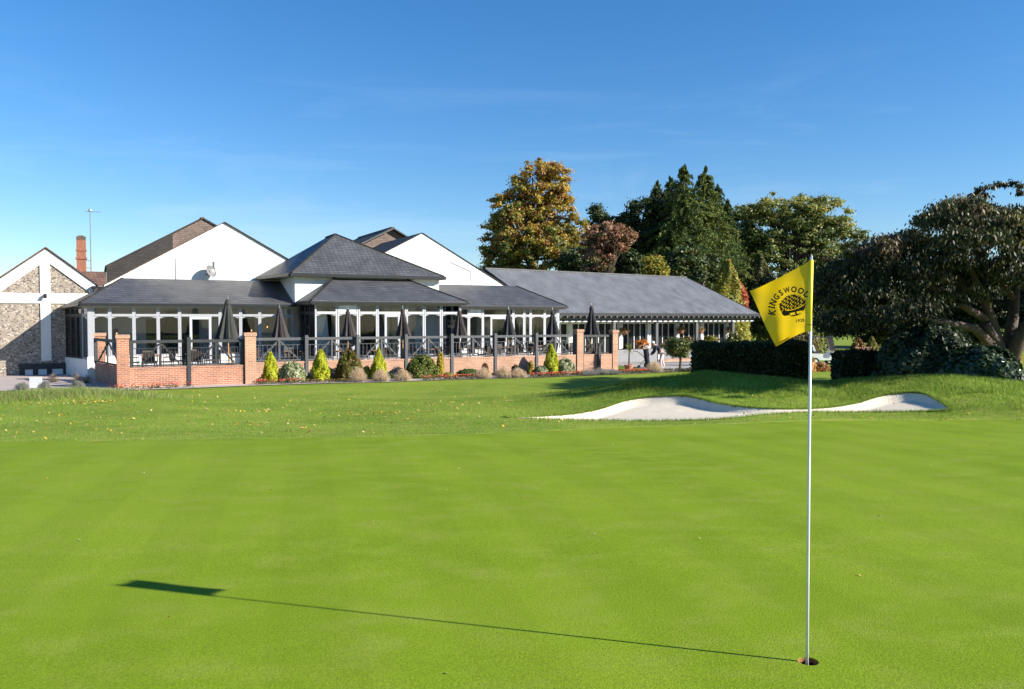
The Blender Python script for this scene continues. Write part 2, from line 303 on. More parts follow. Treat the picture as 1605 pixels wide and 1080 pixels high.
v_,f_=sub(V,Fq[cSD<=0]);lawn=tag(np_mesh('lawn',v_,f_,M['lawn'],smooth=True),'rough grass lawn sloping down from the green to the clubhouse',None,kind='structure')
v_,f_=sub(V,Fq[cSD>0]);tag(np_mesh('bunker_sand',v_,f_,M['sand'],smooth=True),'pale sand bunker cut into the front of the grass mound','bunker',kind='structure')
_t=M['sand'].node_tree;_w=N(_t,'ShaderNodeTexWave',bands_direction='Y');_w.inputs['Scale'].default_value=5.5;_w.inputs['Distortion'].default_value=3.5;_w.inputs['Detail'].default_value=2;_w.inputs['Detail Scale'].default_value=.6
_tc=N(_t,'ShaderNodeTexCoord');_b=N(_t,'ShaderNodeBump');_b.inputs['Strength'].default_value=.35;_b.inputs['Distance'].default_value=.02;_t.links.new(_tc.outputs['Object'],_w.inputs[0]);_t.links.new(_w.outputs[0],_b.inputs['Height'])
_o=[n for n in _t.nodes if n.type=='BUMP' and n!=_b][0];_t.links.new(_b.outputs[0],_o.inputs['Normal'])
# green with a real hole
HX,HYc=1.566,4.262
gx=np.unique(np.concatenate([np.arange(-14,HX-.1,.35),[HX-.1,HX+.1],np.arange(HX+.4,18,.35)]))
gy0=np.unique(np.concatenate([np.arange(-5,HYc-.1,.35),[HYc-.1,HYc+.1],np.arange(HYc+.4,9.5,.35)]))
rows=[np.full(len(gx),y) for y in gy0]; e=np.maximum(gedge(gx),9.7)
for k in np.linspace(0,1,26)[1:]: rows.append(gy0[-1]+(e-gy0[-1])*k)
YG=np.array(rows);XG=np.tile(gx,(len(rows),1));ZG=hgt(XG,YG)+.012;ZG[-1]-=.05
ii=np.arange(XG.size).reshape(XG.shape);FG=np.stack([ii[:-1,:-1],ii[:-1,1:],ii[1:,1:],ii[1:,:-1]],-1)
jx=int(np.where(np.isclose(gx,HX-.1))[0][0]);jy=int(np.where(np.isclose(gy0,HYc-.1))[0][0])
hole=FG[jy,jx].copy();keep=np.ones(FG.shape[:2],bool);keep[jy,jx]=False;FG=FG[keep]
VG=np.stack([XG,YG,ZG],-1).reshape(-1,3);n0=len(VG);nh=32;zh=gz(HX,HYc)+.012
ang=[2*math.pi*k/nh for k in range(nh)]
sq=[];ci=[]
for a in ang:
    c_,s_=math.cos(a),math.sin(a);q=.1/max(abs(c_),abs(s_));sq.append((HX+c_*q,HYc+s_*q,zh));ci.append((HX+.054*c_,HYc+.054*s_,zh-.001))
lo=[(x,y,zh-.03) for x,y,z in ci]
VG=np.vstack([VG,sq,ci,lo,ci]);F2=[]
for k in range(nh):
    k2=(k+1)%nh;F2.append((n0+k,n0+k2,n0+nh+k2,n0+nh+k));F2.append((n0+3*nh+k,n0+3*nh+k2,n0+2*nh+k2,n0+2*nh+k))
FG=np.vstack([FG,np.array(F2)])
tag(np_mesh('putting_green',VG,FG,M['green'],smooth=True),'smooth bright green putting surface',None,kind='structure')
cup=thing('hole_cup','dark golf hole with a brown soil rim under the flagstick','golf hole',(HX,HYc,zh-.13))
b=MB();nn=24
b.tube([(HX,HYc,zh-.125),(HX,HYc,zh-.028)],.0535,nn,cap=False);b.add([(HX+.0535*math.cos(2*math.pi*k/nn),HYc+.0535*math.sin(2*math.pi*k/nn),zh-.124) for k in range(nn)],[tuple(range(nn))])
b.build('liner',mat('black_liner',(.01,.01,.01),None,5,.6),cup)
b=MB();b.tube([(HX,HYc,zh-.028),(HX,HYc,zh-.004)],.0530,nn,cap=False);b.build('soil_rim',mat('orange_soil',(.30,.14,.05),(.22,.10,.04),60,.95),cup)
def scatter_litter(name,label,pts,size,pal,cat=None,lift=.02):
    n=len(pts);P=np.array(pts);a=RNG.uniform(0,6.28,n);s=size*RNG.uniform(.6,1.4,n)
    ux=np.stack([np.cos(a)*s,np.sin(a)*s,RNG.normal(0,.35,n)*s],-1);vx=np.stack([-np.sin(a)*s*.7,np.cos(a)*s*.7,RNG.normal(0,.35,n)*s],-1)
    c=np.stack([P[:,0],P[:,1],hgt(P[:,0],P[:,1])+lift+.3*s],-1)
    V=np.stack([c-ux,c-vx*.8,c+ux,c+vx],1).reshape(-1,3);F=np.arange(4*n).reshape(-1,4)
    col=np.array(pal)[RNG.integers(0,len(pal),n)]*RNG.uniform(.7,1.25,(n,1))
    return tag(np_mesh(name,V,F,M['petal'],col),label,cat,kind='stuff')
pts=[]
while len(pts)<1300:
    x=random.uniform(-17,16);y=random.uniform(13.5,31)
    if y<float(gedge(x))+.1: continue
    if random.random()<.55+.45*math.sin(x*.8+y)*math.sin(y*1.3): pts.append((x,y))
for (cx,cy,r,n) in [(-11.6,22.3,.9,130),(-3.3,19.5,1.2,90),(-1.5,23,1.6,110),(-6.5,20.5,1.0,50),(-4,15.2,.6,25),(1.5,26,1.6,60),(-9.5,17,.8,25),(-5.5,17,1,30),(1,17.3,.8,30),(9.5,17.8,.4,8)]:
    for _ in range(n): pts.append((random.gauss(cx,r*.6),random.gauss(cy,r*.4)))
pp=np.array(pts);sdp=pdist(pp[:,0],pp[:,1],BP);pts=pp[(sdp<-.1)|(RNG.random(len(pp))<.04)]
scatter_litter('fallen_leaves','yellow and brown autumn leaves scattered over the lawn',pts,.028,[(.55,.38,.04),(.6,.45,.12),(.4,.22,.05),(.55,.42,.2)])
scatter_litter('leaf_bits','tiny dry leaf scraps scattered thinly over the putting green',[(random.uniform(-6,8),random.uniform(3.2,13)) for _ in range(55)],.011,[(.45,.3,.08),(.5,.42,.2),(.6,.6,.5)],lift=.014)
# grass blades
def blades(name,label,P,h,wd,cols,lean=.35):
    n=len(P);P=np.asarray(P);z=hgt(P[:,0],P[:,1])-.01
    if P.shape[1]>2: z=P[:,2]
    hh=h*RNG.uniform(.5,1.3,n) if np.isscalar(h) else h*RNG.uniform(.6,1.2,n)
    a=RNG.uniform(0,6.28,n);l=RNG.normal(0,lean,(n,2))*hh[:,None]
    B=np.stack([P[:,0],P[:,1],z],-1);W=np.stack([np.cos(a),np.sin(a),0*a],-1)*(wd*RNG.uniform(.7,1.3,n))[:,None]
    T=B+np.concatenate([l,hh[:,None]],1);V=np.stack([B-W,B+W,T],1).reshape(-1,3);F=np.arange(3*n).reshape(-1,3)
    pt=np.sin(P[:,0]*.7+P[:,1]*.9)*np.sin(P[:,0]*.31-P[:,1]*.8+1)+.6*np.sin(P[:,0]*1.9+.5*P[:,1])*np.sin(P[:,1]*2.3-.4*P[:,0]);col=np.array(cols)[RNG.integers(0,len(cols),n)]*RNG.uniform(.75,1.25,(n,1))*(1+.20*pt)[:,None];return tag(np_mesh(name,V,F,M['grassb'],col),label,None,kind='stuff')
def rpts(n,x0,x1,y0,y1,f=None):
    P=np.stack([RNG.uniform(x0,x1,n),RNG.uniform(y0,y1,n)],-1)
    if f is not None: P=P[f(P)]
    return P
LC=[(.17,.30,.025),(.21,.34,.03),(.25,.34,.05),(.15,.26,.025),(.34,.34,.12)]
def rough_ok(P):
    k=(P[:,1]>gedge(P[:,0])+.02)&(np.abs(P[:,0])<P[:,1]*.66+.3);sd_=pdist(P[:,0],P[:,1],BP);return k&(sd_<-.03)&((sd_<-.22)|(P[:,1]>19.3))&((sd_<-.3)|(P[:,1]>19.2))
P=rpts(330000,-17,17,13.2,26,rough_ok)
blades('lawn_grass','short rough grass blades around the green',P,.036,.004,LC)
dens=lambda P:(RNG.random(len(P))<np.clip(np.interp(P[:,0],[0,2.5,4,13,16],[0,.3,1,1,.6])*np.exp(-((P[:,1]-np.interp(P[:,0],[0,5.7,8.7,11.7,20],[23.5,22.9,21.9,20.9,20.4]))/1.9)**2),0,1))&(pdist(P[:,0],P[:,1],BP)<-.03)&(RNG.random(len(P))<.35+.65*(np.sin(P[:,0]*2.1+P[:,1]*1.3)*np.sin(P[:,0]*.9-P[:,1]*2.7)>-.15))
P=rpts(260000,0,17,17,26.5,dens)
blades('mound_grass','long tufted grass on the mound behind the bunker',P,.11,.006,[(.17,.27,.03),(.22,.32,.04),(.28,.33,.08),(.13,.20,.025)],.5)
P=rpts(60000,-17.5,-10,22,27,lambda P:(RNG.random(len(P))<np.exp(-((P[:,0]+13.8)/2.0)**2-((P[:,1]-24.5)/1.3)**2)))
blades('tussock_grass','long pale tussock grass on the left rise of the lawn',P,.20,.006,[(.19,.28,.05),(.27,.32,.09),(.42,.38,.18),(.16,.25,.06)],.5)
# bunker lip turf
e=BP;seg=np.roll(e,-1,0)-e;P=np.repeat(e,160,0)+np.repeat(seg,160,0)*RNG.random((len(e)*160,1))+RNG.normal(0,.035,(len(e)*160,2))
P=P[pdist(P[:,0],P[:,1],BP)<.02];blades('lip_grass','turf fringe along the bunker edge',P,.07,.005,LC,.5)
# path, beds, paving
def ribbon(name,label,near_,far_,lift,m,kind='structure',steps=6,sub_=6):
    "near_,far_: matching lists of xy"
    a=np.array(near_,float);b_=np.array(far_,float);t=np.linspace(0,len(a)-1,(len(a)-1)*sub_+1);ix=np.arange(len(a))
    A=np.stack([np.interp(t,ix,a[:,k]) for k in(0,1)],-1);B_=np.stack([np.interp(t,ix,b_[:,k]) for k in(0,1)],-1)
    G=np.stack([A+(B_-A)*k for k in np.linspace(0,1,steps)],0);Z=hgt(G[...,0],G[...,1])+lift
    Vv=np.concatenate([G,Z[...,None]],-1).reshape(-1,3);i2=np.arange(G.shape[0]*G.shape[1]).reshape(G.shape[:2])
    Ff=np.stack([i2[:-1,:-1],i2[:-1,1:],i2[1:,1:],i2[1:,:-1]],-1).reshape(-1,4)
    return tag(np_mesh(name,Vv,Ff,m,smooth=True),label,None,kind=kind)
b0=[(-40,30.3),(-19.06,30.33),(-16.68,30.33),(-14.69,30.63),(-12.8,31.5),(-10.82,32.9),(-8.31,34.3),(-5.56,35.2),(-2.95,36.75),(1.43,38.57),(4.68,40.57),(7.5,42.3),(9.5,43.6)]
def off(P,d):
    P=np.array(P,float);T=np.gradient(P,axis=0);T/=np.linalg.norm(T,axis=1)[:,None];return P+np.stack([-T[:,1],T[:,0]],-1)*d
pth=off(b0,1.35);ribbon('path','pinkish grey tarmac path along the edge of the lawn',b0,pth,.03,M['paving'])
ribbon('forecourt','tarmac forecourt at the left of the terrace',pth[:6],[(-40,44),(-24,44),(-20,42),(-17.5,40),(-14,36),(-11,36.2)],.026,M['paving'])
ribbon('planting_soil','bark soil of the border below the terrace wall',pth[5:],[tuple(BF.w((s,.1,0)))[:2] for s in (-.3,3,6,9,13,17.5,20,22)],.028,M['soil'])
# ================================================================ BUILDINGS (building frame: s along the facade, t back, z up)
ZT=-.50    # terrace level
M['flint']=None
def flintmat():
    m=bpy.data.materials.new('knapped_flint');m.use_nodes=True;t=m.node_tree;b=t.nodes['Principled BSDF'];b.inputs['Roughness'].default_value=.7
    tcn=N(t,'ShaderNodeTexCoord');mp=N(t,'ShaderNodeMapping');mp.inputs['Scale'].default_value=(1,.01,1.35);t.links.new(tcn.outputs['Object'],mp.inputs[0])
    v=N(t,'ShaderNodeTexVoronoi');v.inputs['Scale'].default_value=11.5;t.links.new(mp.outputs[0],v.inputs['Vector'])
    v2=N(t,'ShaderNodeTexVoronoi',feature='DISTANCE_TO_EDGE');v2.inputs['Scale'].default_value=11.5;t.links.new(mp.outputs[0],v2.inputs['Vector'])
    sp=N(t,'ShaderNodeSeparateColor');t.links.new(v.outputs['Color'],sp.inputs[0])
    r=N(t,'ShaderNodeValToRGB');e=r.color_ramp.elements;e[0].position=0;e[0].color=(.06,.052,.045,1);e[1].position=1;e[1].color=(.55,.49,.41,1)
    for p,c in((.3,(.18,.15,.13,1)),(.5,(.32,.26,.20,1)),(.75,(.24,.205,.18,1))): x=e.new(p);x.color=c
    t.links.new(sp.outputs[0],r.inputs[0]);r2=N(t,'ShaderNodeValToRGB');r2.color_ramp.elements[0].position=.02;r2.color_ramp.elements[1].position=.10
    t.links.new(v2.outputs[0],r2.inputs[0]);x=N(t,'ShaderNodeMixRGB');x.inputs[1].default_value=(.30,.25,.195,1);t.links.new(r2.outputs[0],x.inputs[0]);t.links.new(r.outputs[0],x.inputs[2]);t.links.new(x.outputs[0],b.inputs['Base Color'])
    bp=N(t,'ShaderNodeBump');bp.inputs['Strength'].default_value=.9;bp.inputs['Distance'].default_value=.03;t.links.new(v2.outputs[0],bp.inputs['Height']);t.links.new(bp.outputs[0],b.inputs['Normal']);return m
M['flint']=flintmat()
# ---- flint gable building
fb=thing('flint_building','flint walled gable building with white cross banding at the far left','building',(-8.4,9.4,-1.05),BF)
GR=(-6.24,3.5);GL=(-10.58,3.5);AP=(-8.41,5.2)
b=MB();b.slab([(GL[0],9.4,-1.2),(GR[0],9.4,-1.2),(GR[0],9.4,GR[1]),(AP[0],9.4,AP[1]),(GL[0],9.4,GL[1])],.4,(0,1,0))
b.build('wall',M['flint'],fb)
b=MB();b.box(GL[0],GL[0]+.02,9.81,19,-1.2,3.5);b.box(GR[0]-.02,GR[0],9.81,19,-1.2,3.5);b.build('side_wall',M['wplinth'],fb)
def band(P,Q,wd,y0=9.36,y1=9.40):
    b=MB();P=Vector(P);Q=Vector(Q);d=(Q-P).normalized();n=Vector((-d.z,0,d.x))*wd/2
    return b.slab([P-n,Q-n,Q+n,P+n],y1-y0,(0,1,0))
b=MB();t0=9.34
b.slab([(-8.68,t0,-.32),(-8.24,t0,-.32),(-8.24,t0,4.65),(-8.46,t0,4.82),(-8.68,t0,4.65)],.055,(0,1,0));b.build('white_post',M['white'],fb)
b=MB();b.slab([(-10.58,t0,2.53),(-8.683,t0,2.53),(-8.683,t0,3.03),(-10.58,t0,3.03)],.055,(0,1,0));b.slab([(-8.237,t0,2.53),(-6.24,t0,2.53),(-6.24,t0,3.03),(-8.237,t0,3.03)],.055,(0,1,0));b.build('white_band',M['white'],fb)
sl=(AP[1]-GR[1])/(GR[0]-AP[0])
b=MB();wv=.56
b.slab([(GR[0],t0-.01,3.034),(GR[0],t0-.01,GR[1]+.02),(AP[0],t0-.01,AP[1]+.02),(AP[0],t0-.01,AP[1]-wv),(GR[0]-.18,t0-.01,3.034)],.06,(0,1,0))
b.slab([(GL[0],t0-.01,3.034),(GL[0],t0-.01,GL[1]+.02),(AP[0]-.002,t0-.01,AP[1]+.02),(AP[0]-.002,t0-.01,AP[1]-wv),(GL[0]+.18,t0-.01,3.034)],.06,(0,1,0));b.build('white_barge',M['white'],fb)
b=MB()
b.slab([(GR[0]+.12,9.25,GR[1]-.04),(AP[0],9.25,AP[1]+.06),(AP[0],19,AP[1]+.06),(GR[0]+.12,19,GR[1]-.04)][::-1],.07,(0,0,1))
b.slab([(GL[0]-.12,9.25,GL[1]-.04),(AP[0],9.25,AP[1]+.06),(AP[0],19,AP[1]+.06),(GL[0]-.12,19,GL[1]-.04)],.07,(0,0,1));b.build('roof',M['clay'],fb)
b=MB();b.box(-9.65,-7.45,9.30,9.385,-.72,-.45)
for x in(-9.62,-9.05,-8.45,-7.75): b.box(x,x+.22,9.29,9.38,-1.2,-.45)
b.build('black_timber',M['black'],fb)
b=MB();b.box(-9.40,-7.56,9.35,9.395,-1.2,-.73);b.build('infill_panel',M['wplinth'],fb)
b=MB();b.tube([(-8.46,9.2,2.96),(-8.46,9.34,2.96)],.05,8);b.tube([(-8.46,9.2,2.96),(-8.46,9.08,2.82)],.08,8);b.build('wall_lamp',M['metal'],fb)
b=MB();b.tube([(-6.30,9.2,3.3),(-6.30,9.2,2.2)],.05,8);b.box(-6.42,-6.1,9.1,9.3,3.3,3.42);b.build('downpipe',M['gutter'],fb)
# ---- clubhouse
ch=thing('clubhouse','white gabled clubhouse with slate pyramid roof, glazed front bay and glazed wings','building',(4,10,-1),BF)
def gable(apex,slL,slR,zb,t,deep,sL,sR,name='gable_wall',mt='white'):
    L=(sL,apex[1]-slL*(apex[0]-sL));R_=(sR,apex[1]-slR*(sR-apex[0]))
    b=MB();b.slab([(L[0],t,zb),(R_[0],t,zb),(R_[0],t,R_[1]),(apex[0],t,apex[1]),(L[0],t,L[1])],.35,(0,1,0));b.build(name,M[mt],ch)
    return L,R_
tG=10.0
L1,R1=gable((.11,7.03),.592,.56,ZT-.5,tG,8,-5.85,6.0)
L2,R2=gable((11.63,6.97),.53,.548,ZT-.5,tG,8,6.02,17.4)
def groof(apex,L,R_,t0,t1,name='roof',mt='darktile',oh=.1,th=.10):
    for S in(L,R_):
        b=MB();dx=oh*(1 if S[0]>apex[0] else -1);k=(S[1]-apex[1])/(S[0]-apex[0])
        P=[(S[0]+dx,t0,S[1]+k*dx+.02),(apex[0],t0,apex[1]+.02),(apex[0],t1,apex[1]+.02),(S[0]+dx,t1,S[1]+k*dx+.02)]
        b.slab(P,th,(0,0,1));b.build(name,M[mt],ch)
groof((.11,7.03),L1,R1,tG-.12,17.9,mt='clay',oh=.05,th=.03);groof((11.63,6.97),L2,R2,tG-.06,17.9,oh=.2,th=.04)
# taller tile hung gables behind
b=MB();b.slab([(-5.6,19,3.2),(6.2,19,3.2),(6.2,19,4.9),(-.02,19,8.17),(-5.6,19,4.95)],.3,(0,1,0))
b.build('tile_hung_gable',M['tilehang'],ch)
b=MB();b.slab([(-5.62,18.6,3.3),(-1.85,18.6,3.3),(-1.85,18.6,7.12),(-5.62,18.6,4.9)],.38,(0,1,0));b.build('shade_toned_cheek',M['darktile'],ch)  # side wall in shade, the shade put into its dark tile colour
groof((-.02,8.17),(-5.6,4.95),(6.2,4.9),18.9,27,mt='darktile')
b=MB();b.slab([(6.25,19,3.2),(19,19,3.2),(19,19,4.75),(12.67,19,8.14),(6.25,19,4.75)],.3,(0,1,0));b.build('tile_hung_gable',M['tilehang'],ch)
groof((12.67,8.14),(6.25,4.75),(19,4.75),18.6,27,mt='darktile')
b=MB();b.beam((-.02,18.88,8.24),(-.02,27,8.24),.22,.12);b.build('ridge_tiles',M['clay'],ch)
b=MB();b.beam((12.67,18.58,8.22),(12.67,27,8.22),.22,.12);b.build('ridge_tiles',M['clay'],ch)
b=MB();b.beam((10.35,18.5,6.98),(12.67,18.5,8.15),.05,.09);b.build('bargeboard',M['greytimber'],ch)
# low brown tiled link and chimney
b=MB();b.slab([(-6.9,12.2,3.6),(-5.7,12.2,3.6),(-5.7,13.2,4.35),(-6.9,13.2,4.35)],.1);b.box(-6.9,-5.7,12.3,13.2,-1,3.49);b.build('link_roof',M['clay'],ch)
b=MB();b.box(-7.15,-6.68,13.8,14.3,3.0,6.1);b.box(-7.2,-6.63,13.75,14.35,5.05,5.15);b.box(-7.18,-6.65,13.77,14.33,5.5,5.6)
cm=b.build('chimney',mat('sooty_brick',(.30,.12,.07),(.20,.08,.05),9,.9,.5,30),ch);b=MB();b.box(-7.15,-6.68,13.8,14.3,6.101,6.3);b.box(-7.05,-6.78,13.9,14.2,6.3,6.36);b.build('cap',M['clay'],cm)
# pyramid roofed tower
b=MB();zE=4.12;e0=[(2.67,5.2,zE),(11.13,5.2,zE),(11.13,9.98,zE),(1.80,9.98,zE)];A=(5.80,8.2,6.50);B=(5.72,9.98,6.46);B2=(5.95,9.98,6.46)
b.slab([e0[0],e0[1],A],.1);b.build('tower_roof',M['slate'],ch)
b=MB();b.slab([e0[0],A,B,e0[3]],.1);b.build('tower_roof',M['slate'],ch)
b=MB();b.slab([e0[1],e0[2],B2,A],.1);b.build('tower_roof',M['slate'],ch)
b=MB();b.beam(e0[0],A,.14,.07);b.beam(e0[1],A,.14,.07);b.beam(A,B,.16,.08);b.build('hip_tiles',M['darktile'],ch)
b=MB();b.beam((2.62,5.14,zE-.10),(11.18,5.14,zE-.10),.13,.16);b.beam((2.60,5.2,zE-.10),(1.78,9.9,zE-.10),.13,.16);b.beam((11.18,5.2,zE-.10),(11.18,9.9,zE-.10),.13,.16);b.build('gutter',M['gutter'],ch)
b=MB();b.slab([(2.75,5.26,zE-.14),(11.05,5.26,zE-.14),(11.05,9.9,zE-.14),(1.9,9.9,zE-.14)],.03);b.build('soffit',M['fascia'],ch)
b=MB();b.box(2.95,10.95,5.6,5.8,2.6,zE-.18);b.box(2.95,3.15,5.803,9.95,2.6,zE-.18);b.box(10.75,10.95,5.803,9.95,2.6,zE-.18);b.build('tower_wall',M['white'],ch)
# bay roof (lean to the tower)
zB=2.66
eB=[(3.05,2.5,zB),(11.35,2.5,zB)];tB=[(5.05,5.595,3.93),(9.05,5.595,3.93)]
b=MB();b.slab([eB[0],eB[1],tB[1],tB[0]],.09);b.build('bay_roof',M['slate'],ch)
b=MB();b.slab([eB[0],tB[0],(3.05,5.595,zB)],.09);b.build('bay_roof',M['slate'],ch)
b=MB();b.slab([eB[1],(11.35,5.595,zB),tB[1]],.09);b.build('bay_roof',M['slate'],ch)
b=MB();b.beam(eB[0],tB[0],.12,.06);b.build('hip_tiles',M['darktile'],ch)
b=MB();b.beam(eB[1],tB[1],.12,.06);b.build('hip_tiles',M['darktile'],ch)
b=MB();b.beam(tB[0],tB[1],.12,.08);b.build('lead_flashing',M['frame'],ch)
b=MB();b.beam((3.0,2.46,zB-.09),(11.4,2.46,zB-.09),.12,.10);b.beam((3.0,2.5,zB-.09),(3.0,5.6,zB-.09),.12,.10);b.beam((11.4,2.5,zB-.09),(11.4,5.6,zB-.09),.12,.10);b.build('gutter',M['gutter'],ch)
b=MB();b.box(3.12,11.28,2.56,2.62,zB-.19,zB-.12);b.build('fascia',M['fascia'],ch)
b=MB();b.slab([(3.14,2.6,zB-.125),(11.26,2.6,zB-.125),(11.26,6,zB-.125),(3.14,6,zB-.125)],.03);b.build('soffit',M['fascia'],ch)
# wing roofs
zW=2.53;zTp=3.85
def wing(e,tops,hipsL,hipsR,nm):
    b=MB();b.slab(e,.09);b.build(nm,M['slate'],ch)
wing([(-6.88,5.7,zW),(3.1,5.7,zW),(3.1,9.3,zTp),(-5.0,9.3,zTp)],0,0,0,'wing_roof')
b=MB();b.slab([(-6.88,5.7,zW),(-5.0,9.3,zTp),(-7.75,9.3,zW-.12)],.09);b.build('wing_roof',M['slate'],ch)
b=MB();b.slab([(-5.0,9.302,zTp),(3.1,9.302,zTp),(3.1,9.97,zTp+.02),(-5.0,9.97,zTp+.02)],.09);b.build('flat_roof',M['gutter'],ch)
b=MB();b.beam((-6.88,5.7,zW),(-5.0,9.3,zTp),.12,.06);b.build('hip_tiles',M['darktile'],ch)
wing([(11.3,5.7,zW),(19.38,5.7,zW),(17.73,9.3,zTp),(11.3,9.3,zTp)],0,0,0,'wing_roof')
b=MB();b.slab([(19.38,5.7,zW),(19.6,9.9,zW),(17.73,9.3,zTp)],.09);b.slab([(17.73,9.302,zTp),(19.6,9.97,zW),(11.3,9.97,zTp+.02),(11.3,9.302,zTp)],.09);b.build('wing_roof',M['slate'],ch)
b=MB();b.beam((19.38,5.7,zW),(17.73,9.3,zTp),.12,.06);b.build('hip_tiles',M['darktile'],ch)
b=MB();b.beam((-6.92,5.65,zW-.10),(3.02,5.65,zW-.10),.12,.11);b.beam((-6.92,5.7,zW-.10),(-7.78,9.3,zW-.2),.12,.11);b.build('gutter',M['gutter'],ch)
b=MB();b.beam((11.38,5.65,zW-.10),(19.42,5.65,zW-.10),.12,.10);b.beam((19.42,5.7,zW-.10),(19.62,9.9,zW-.1),.12,.1);b.build('gutter',M['gutter'],ch)
b=MB();b.box(-6.7,3.1,5.78,5.84,zW-.20,zW-.13);b.build('fascia',M['fascia'],ch)
b=MB();b.box(11.3,19.3,5.78,5.84,zW-.20,zW-.13);b.build('fascia',M['fascia'],ch)
b=MB();b.slab([(-6.72,5.85,zW-.16),(3.1,5.85,zW-.16),(3.1,9.9,zW-.16),(-7.5,9.9,zW-.16)],.03);b.build('ceiling',M['white'],ch)
b=MB();b.slab([(11.3,5.85,zW-.16),(19.25,5.85,zW-.16),(19.4,9.9,zW-.16),(11.3,9.9,zW-.16)],.03);b.build('ceiling',M['cream'],ch)
# glazed walls
class Seg:
    "vertical wall plane from P to Q (building frame, plan), a = distance along, n = depth behind"
    def __init__(s,P,Q): s.P=Vector((P[0],P[1],0));d=Vector((Q[0]-P[0],Q[1]-P[1],0));s.len=d.length;s.d=d/s.len;s.n=Vector((-s.d.y,s.d.x,0))
    def pt(s,a,n,z): return s.P+s.d*a+s.n*n+Vector((0,0,z))
    def bx(s,b,a0,a1,n0,n1,z0,z1):
        c=[s.pt(a,n,z) for z in(z0,z1) for a,n in((a0,n0),(a1,n0),(a1,n1),(a0,n1))]
        b.add(c,[(0,3,2,1),(4,5,6,7),(0,1,5,4),(1,2,6,5),(2,3,7,6),(3,0,4,7)])
def window(seg,a0,a1,z0,zt0,zt1,z1,fm,arch=True,solid_top=None,name='window'):
    fw=.075
    b=MB();seg.bx(b,a0,a0+fw,0,.09,z0,z1);seg.bx(b,a1-fw,a1,0,.09,z0,z1);seg.bx(b,a0+fw,a1-fw,.002,.088,z0,z0+fw);seg.bx(b,a0+fw,a1-fw,.002,.088,z1-fw,z1);seg.bx(b,a0+fw,a1-fw,-.012,.10,zt0,zt1)
    c0,c1=a0+fw,a1-fw
    if arch:   # shallow arched heads below the transom
        n=8;pts=[];rise=.10
        for k in range(n):
            x0=c0+(c1-c0)*k/n;x1=c0+(c1-c0)*(k+1)/n;f=lambda x:zt0-rise*((2*(x-c0)/(c1-c0)-1)**2)
            P=[seg.pt(x0,.02,f(x0)),seg.pt(x1,.02,f(x1)),seg.pt(x1,.02,zt0),seg.pt(x0,.02,zt0)]
            b.slab(P,.05,seg.n)
    fr_=b.build(name,M[fm],ch)
    b=MB();seg.bx(b,c0-.01,c1+.01,.040,.046,z0+fw-.01,zt0)
    if not solid_top: seg.bx(b,c0-.01,c1+.01,.040,.046,zt1,z1-fw+.01)
    b.build('glass',M['glass'],fr_)
    if solid_top: b=MB();seg.bx(b,c0-.01,c1+.01,.030,.06,zt1,z1-fw+.01);b.build('white_panel',M[solid_top],fr_)
def door(seg,a0,a1,z0,zt0,zt1,z1,fm):
    fw=.075;b=MB();seg.bx(b,a0,a0+fw,0,.09,z0,z1);seg.bx(b,a1-fw,a1,0,.09,z0,z1);seg.bx(b,a0+fw,a1-fw,.002,.088,z1-fw,z1);seg.bx(b,a0+fw,a1-fw,-.012,.10,zt0,zt1)
    o=b.build('door_frame',M[fm],ch);b=MB();seg.bx(b,a0+fw,a1-fw,.04,.046,zt1,z1-fw+.01)
    w_=a1-a0;d0=a0+w_*.24;d1=a1-w_*.22
    seg.bx(b,a0+fw,d0,.04,.046,z0+.05,zt0);seg.bx(b,d1,a1-fw,.04,.046,z0+.05,zt0);b.build('glass',M['glass'],o)
    b=MB();fw=.12;seg.bx(b,d0,d0+fw,-.01,.07,z0+.02,zt0-.002);seg.bx(b,d1-fw,d1,-.01,.07,z0+.02,zt0-.002);seg.bx(b,d0+fw,d1-fw,-.008,.068,zt0-.14,zt0-.003);seg.bx(b,d0+fw,d1-fw,-.008,.068,z0+.02,z0+.25)
    d=b.build('door',M['bframe'],ch);b=MB();seg.bx(b,d0+fw-.01,d1-fw+.01,.025,.031,z0+.24,zt0-.13);b.build('glass',M['glass'],d)
    b=MB();seg.bx(b,d1-fw+.03,d1-fw+.07,-.06,-.011,z0+.95,z0+1.15);b.build('handle',M['steel'],d)
ZP=-.02  # plinth top
# left wing front
sg=Seg((-6.6,6.0),(2.96,6.0));zt0,zt1,z1=1.88,2.00,zW-.16
cuts=[-6.6,-5.66,-4.62,-3.55,-2.58,-.69,.30,1.24,2.43]
for i in range(len(cuts)-1):
    a,c=cuts[i]+6.6,cuts[i+1]+6.6
    if i==0:a+=.22
    if i==4: door(sg,a,c-.002,ZT,zt0,zt1,z1,'frame')
    else: window(sg,a,c-.002,ZP,zt0,zt1,z1,'frame')
window(sg,2.43+6.6,2.93+6.6,ZP,zt0,zt1,z1,'frame')
b=MB();sg.bx(b,0,.218,-.02,.12,ZP,z1);b.build('corner_post',M['frame'],ch)
b=MB();sg.bx(b,-.03,4.018,-.04,.14,-1.1,ZP-.002);b.build('plinth',M['white'],ch)
b=MB();sg.bx(b,5.912,9.56,-.04,.14,-1.1,ZP-.002);b.build('plinth',M['white'],ch)
# left splayed end
se=Seg((-7.62,9.4),(-6.6,6.0));n=4
for i in range(n):
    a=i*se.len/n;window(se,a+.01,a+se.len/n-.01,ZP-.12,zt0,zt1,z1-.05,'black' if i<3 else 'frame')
b=MB();se.bx(b,0,se.len-.04,-.03,.14,-1.1,ZP-.13);b.build('plinth',M['wplinth'],ch)
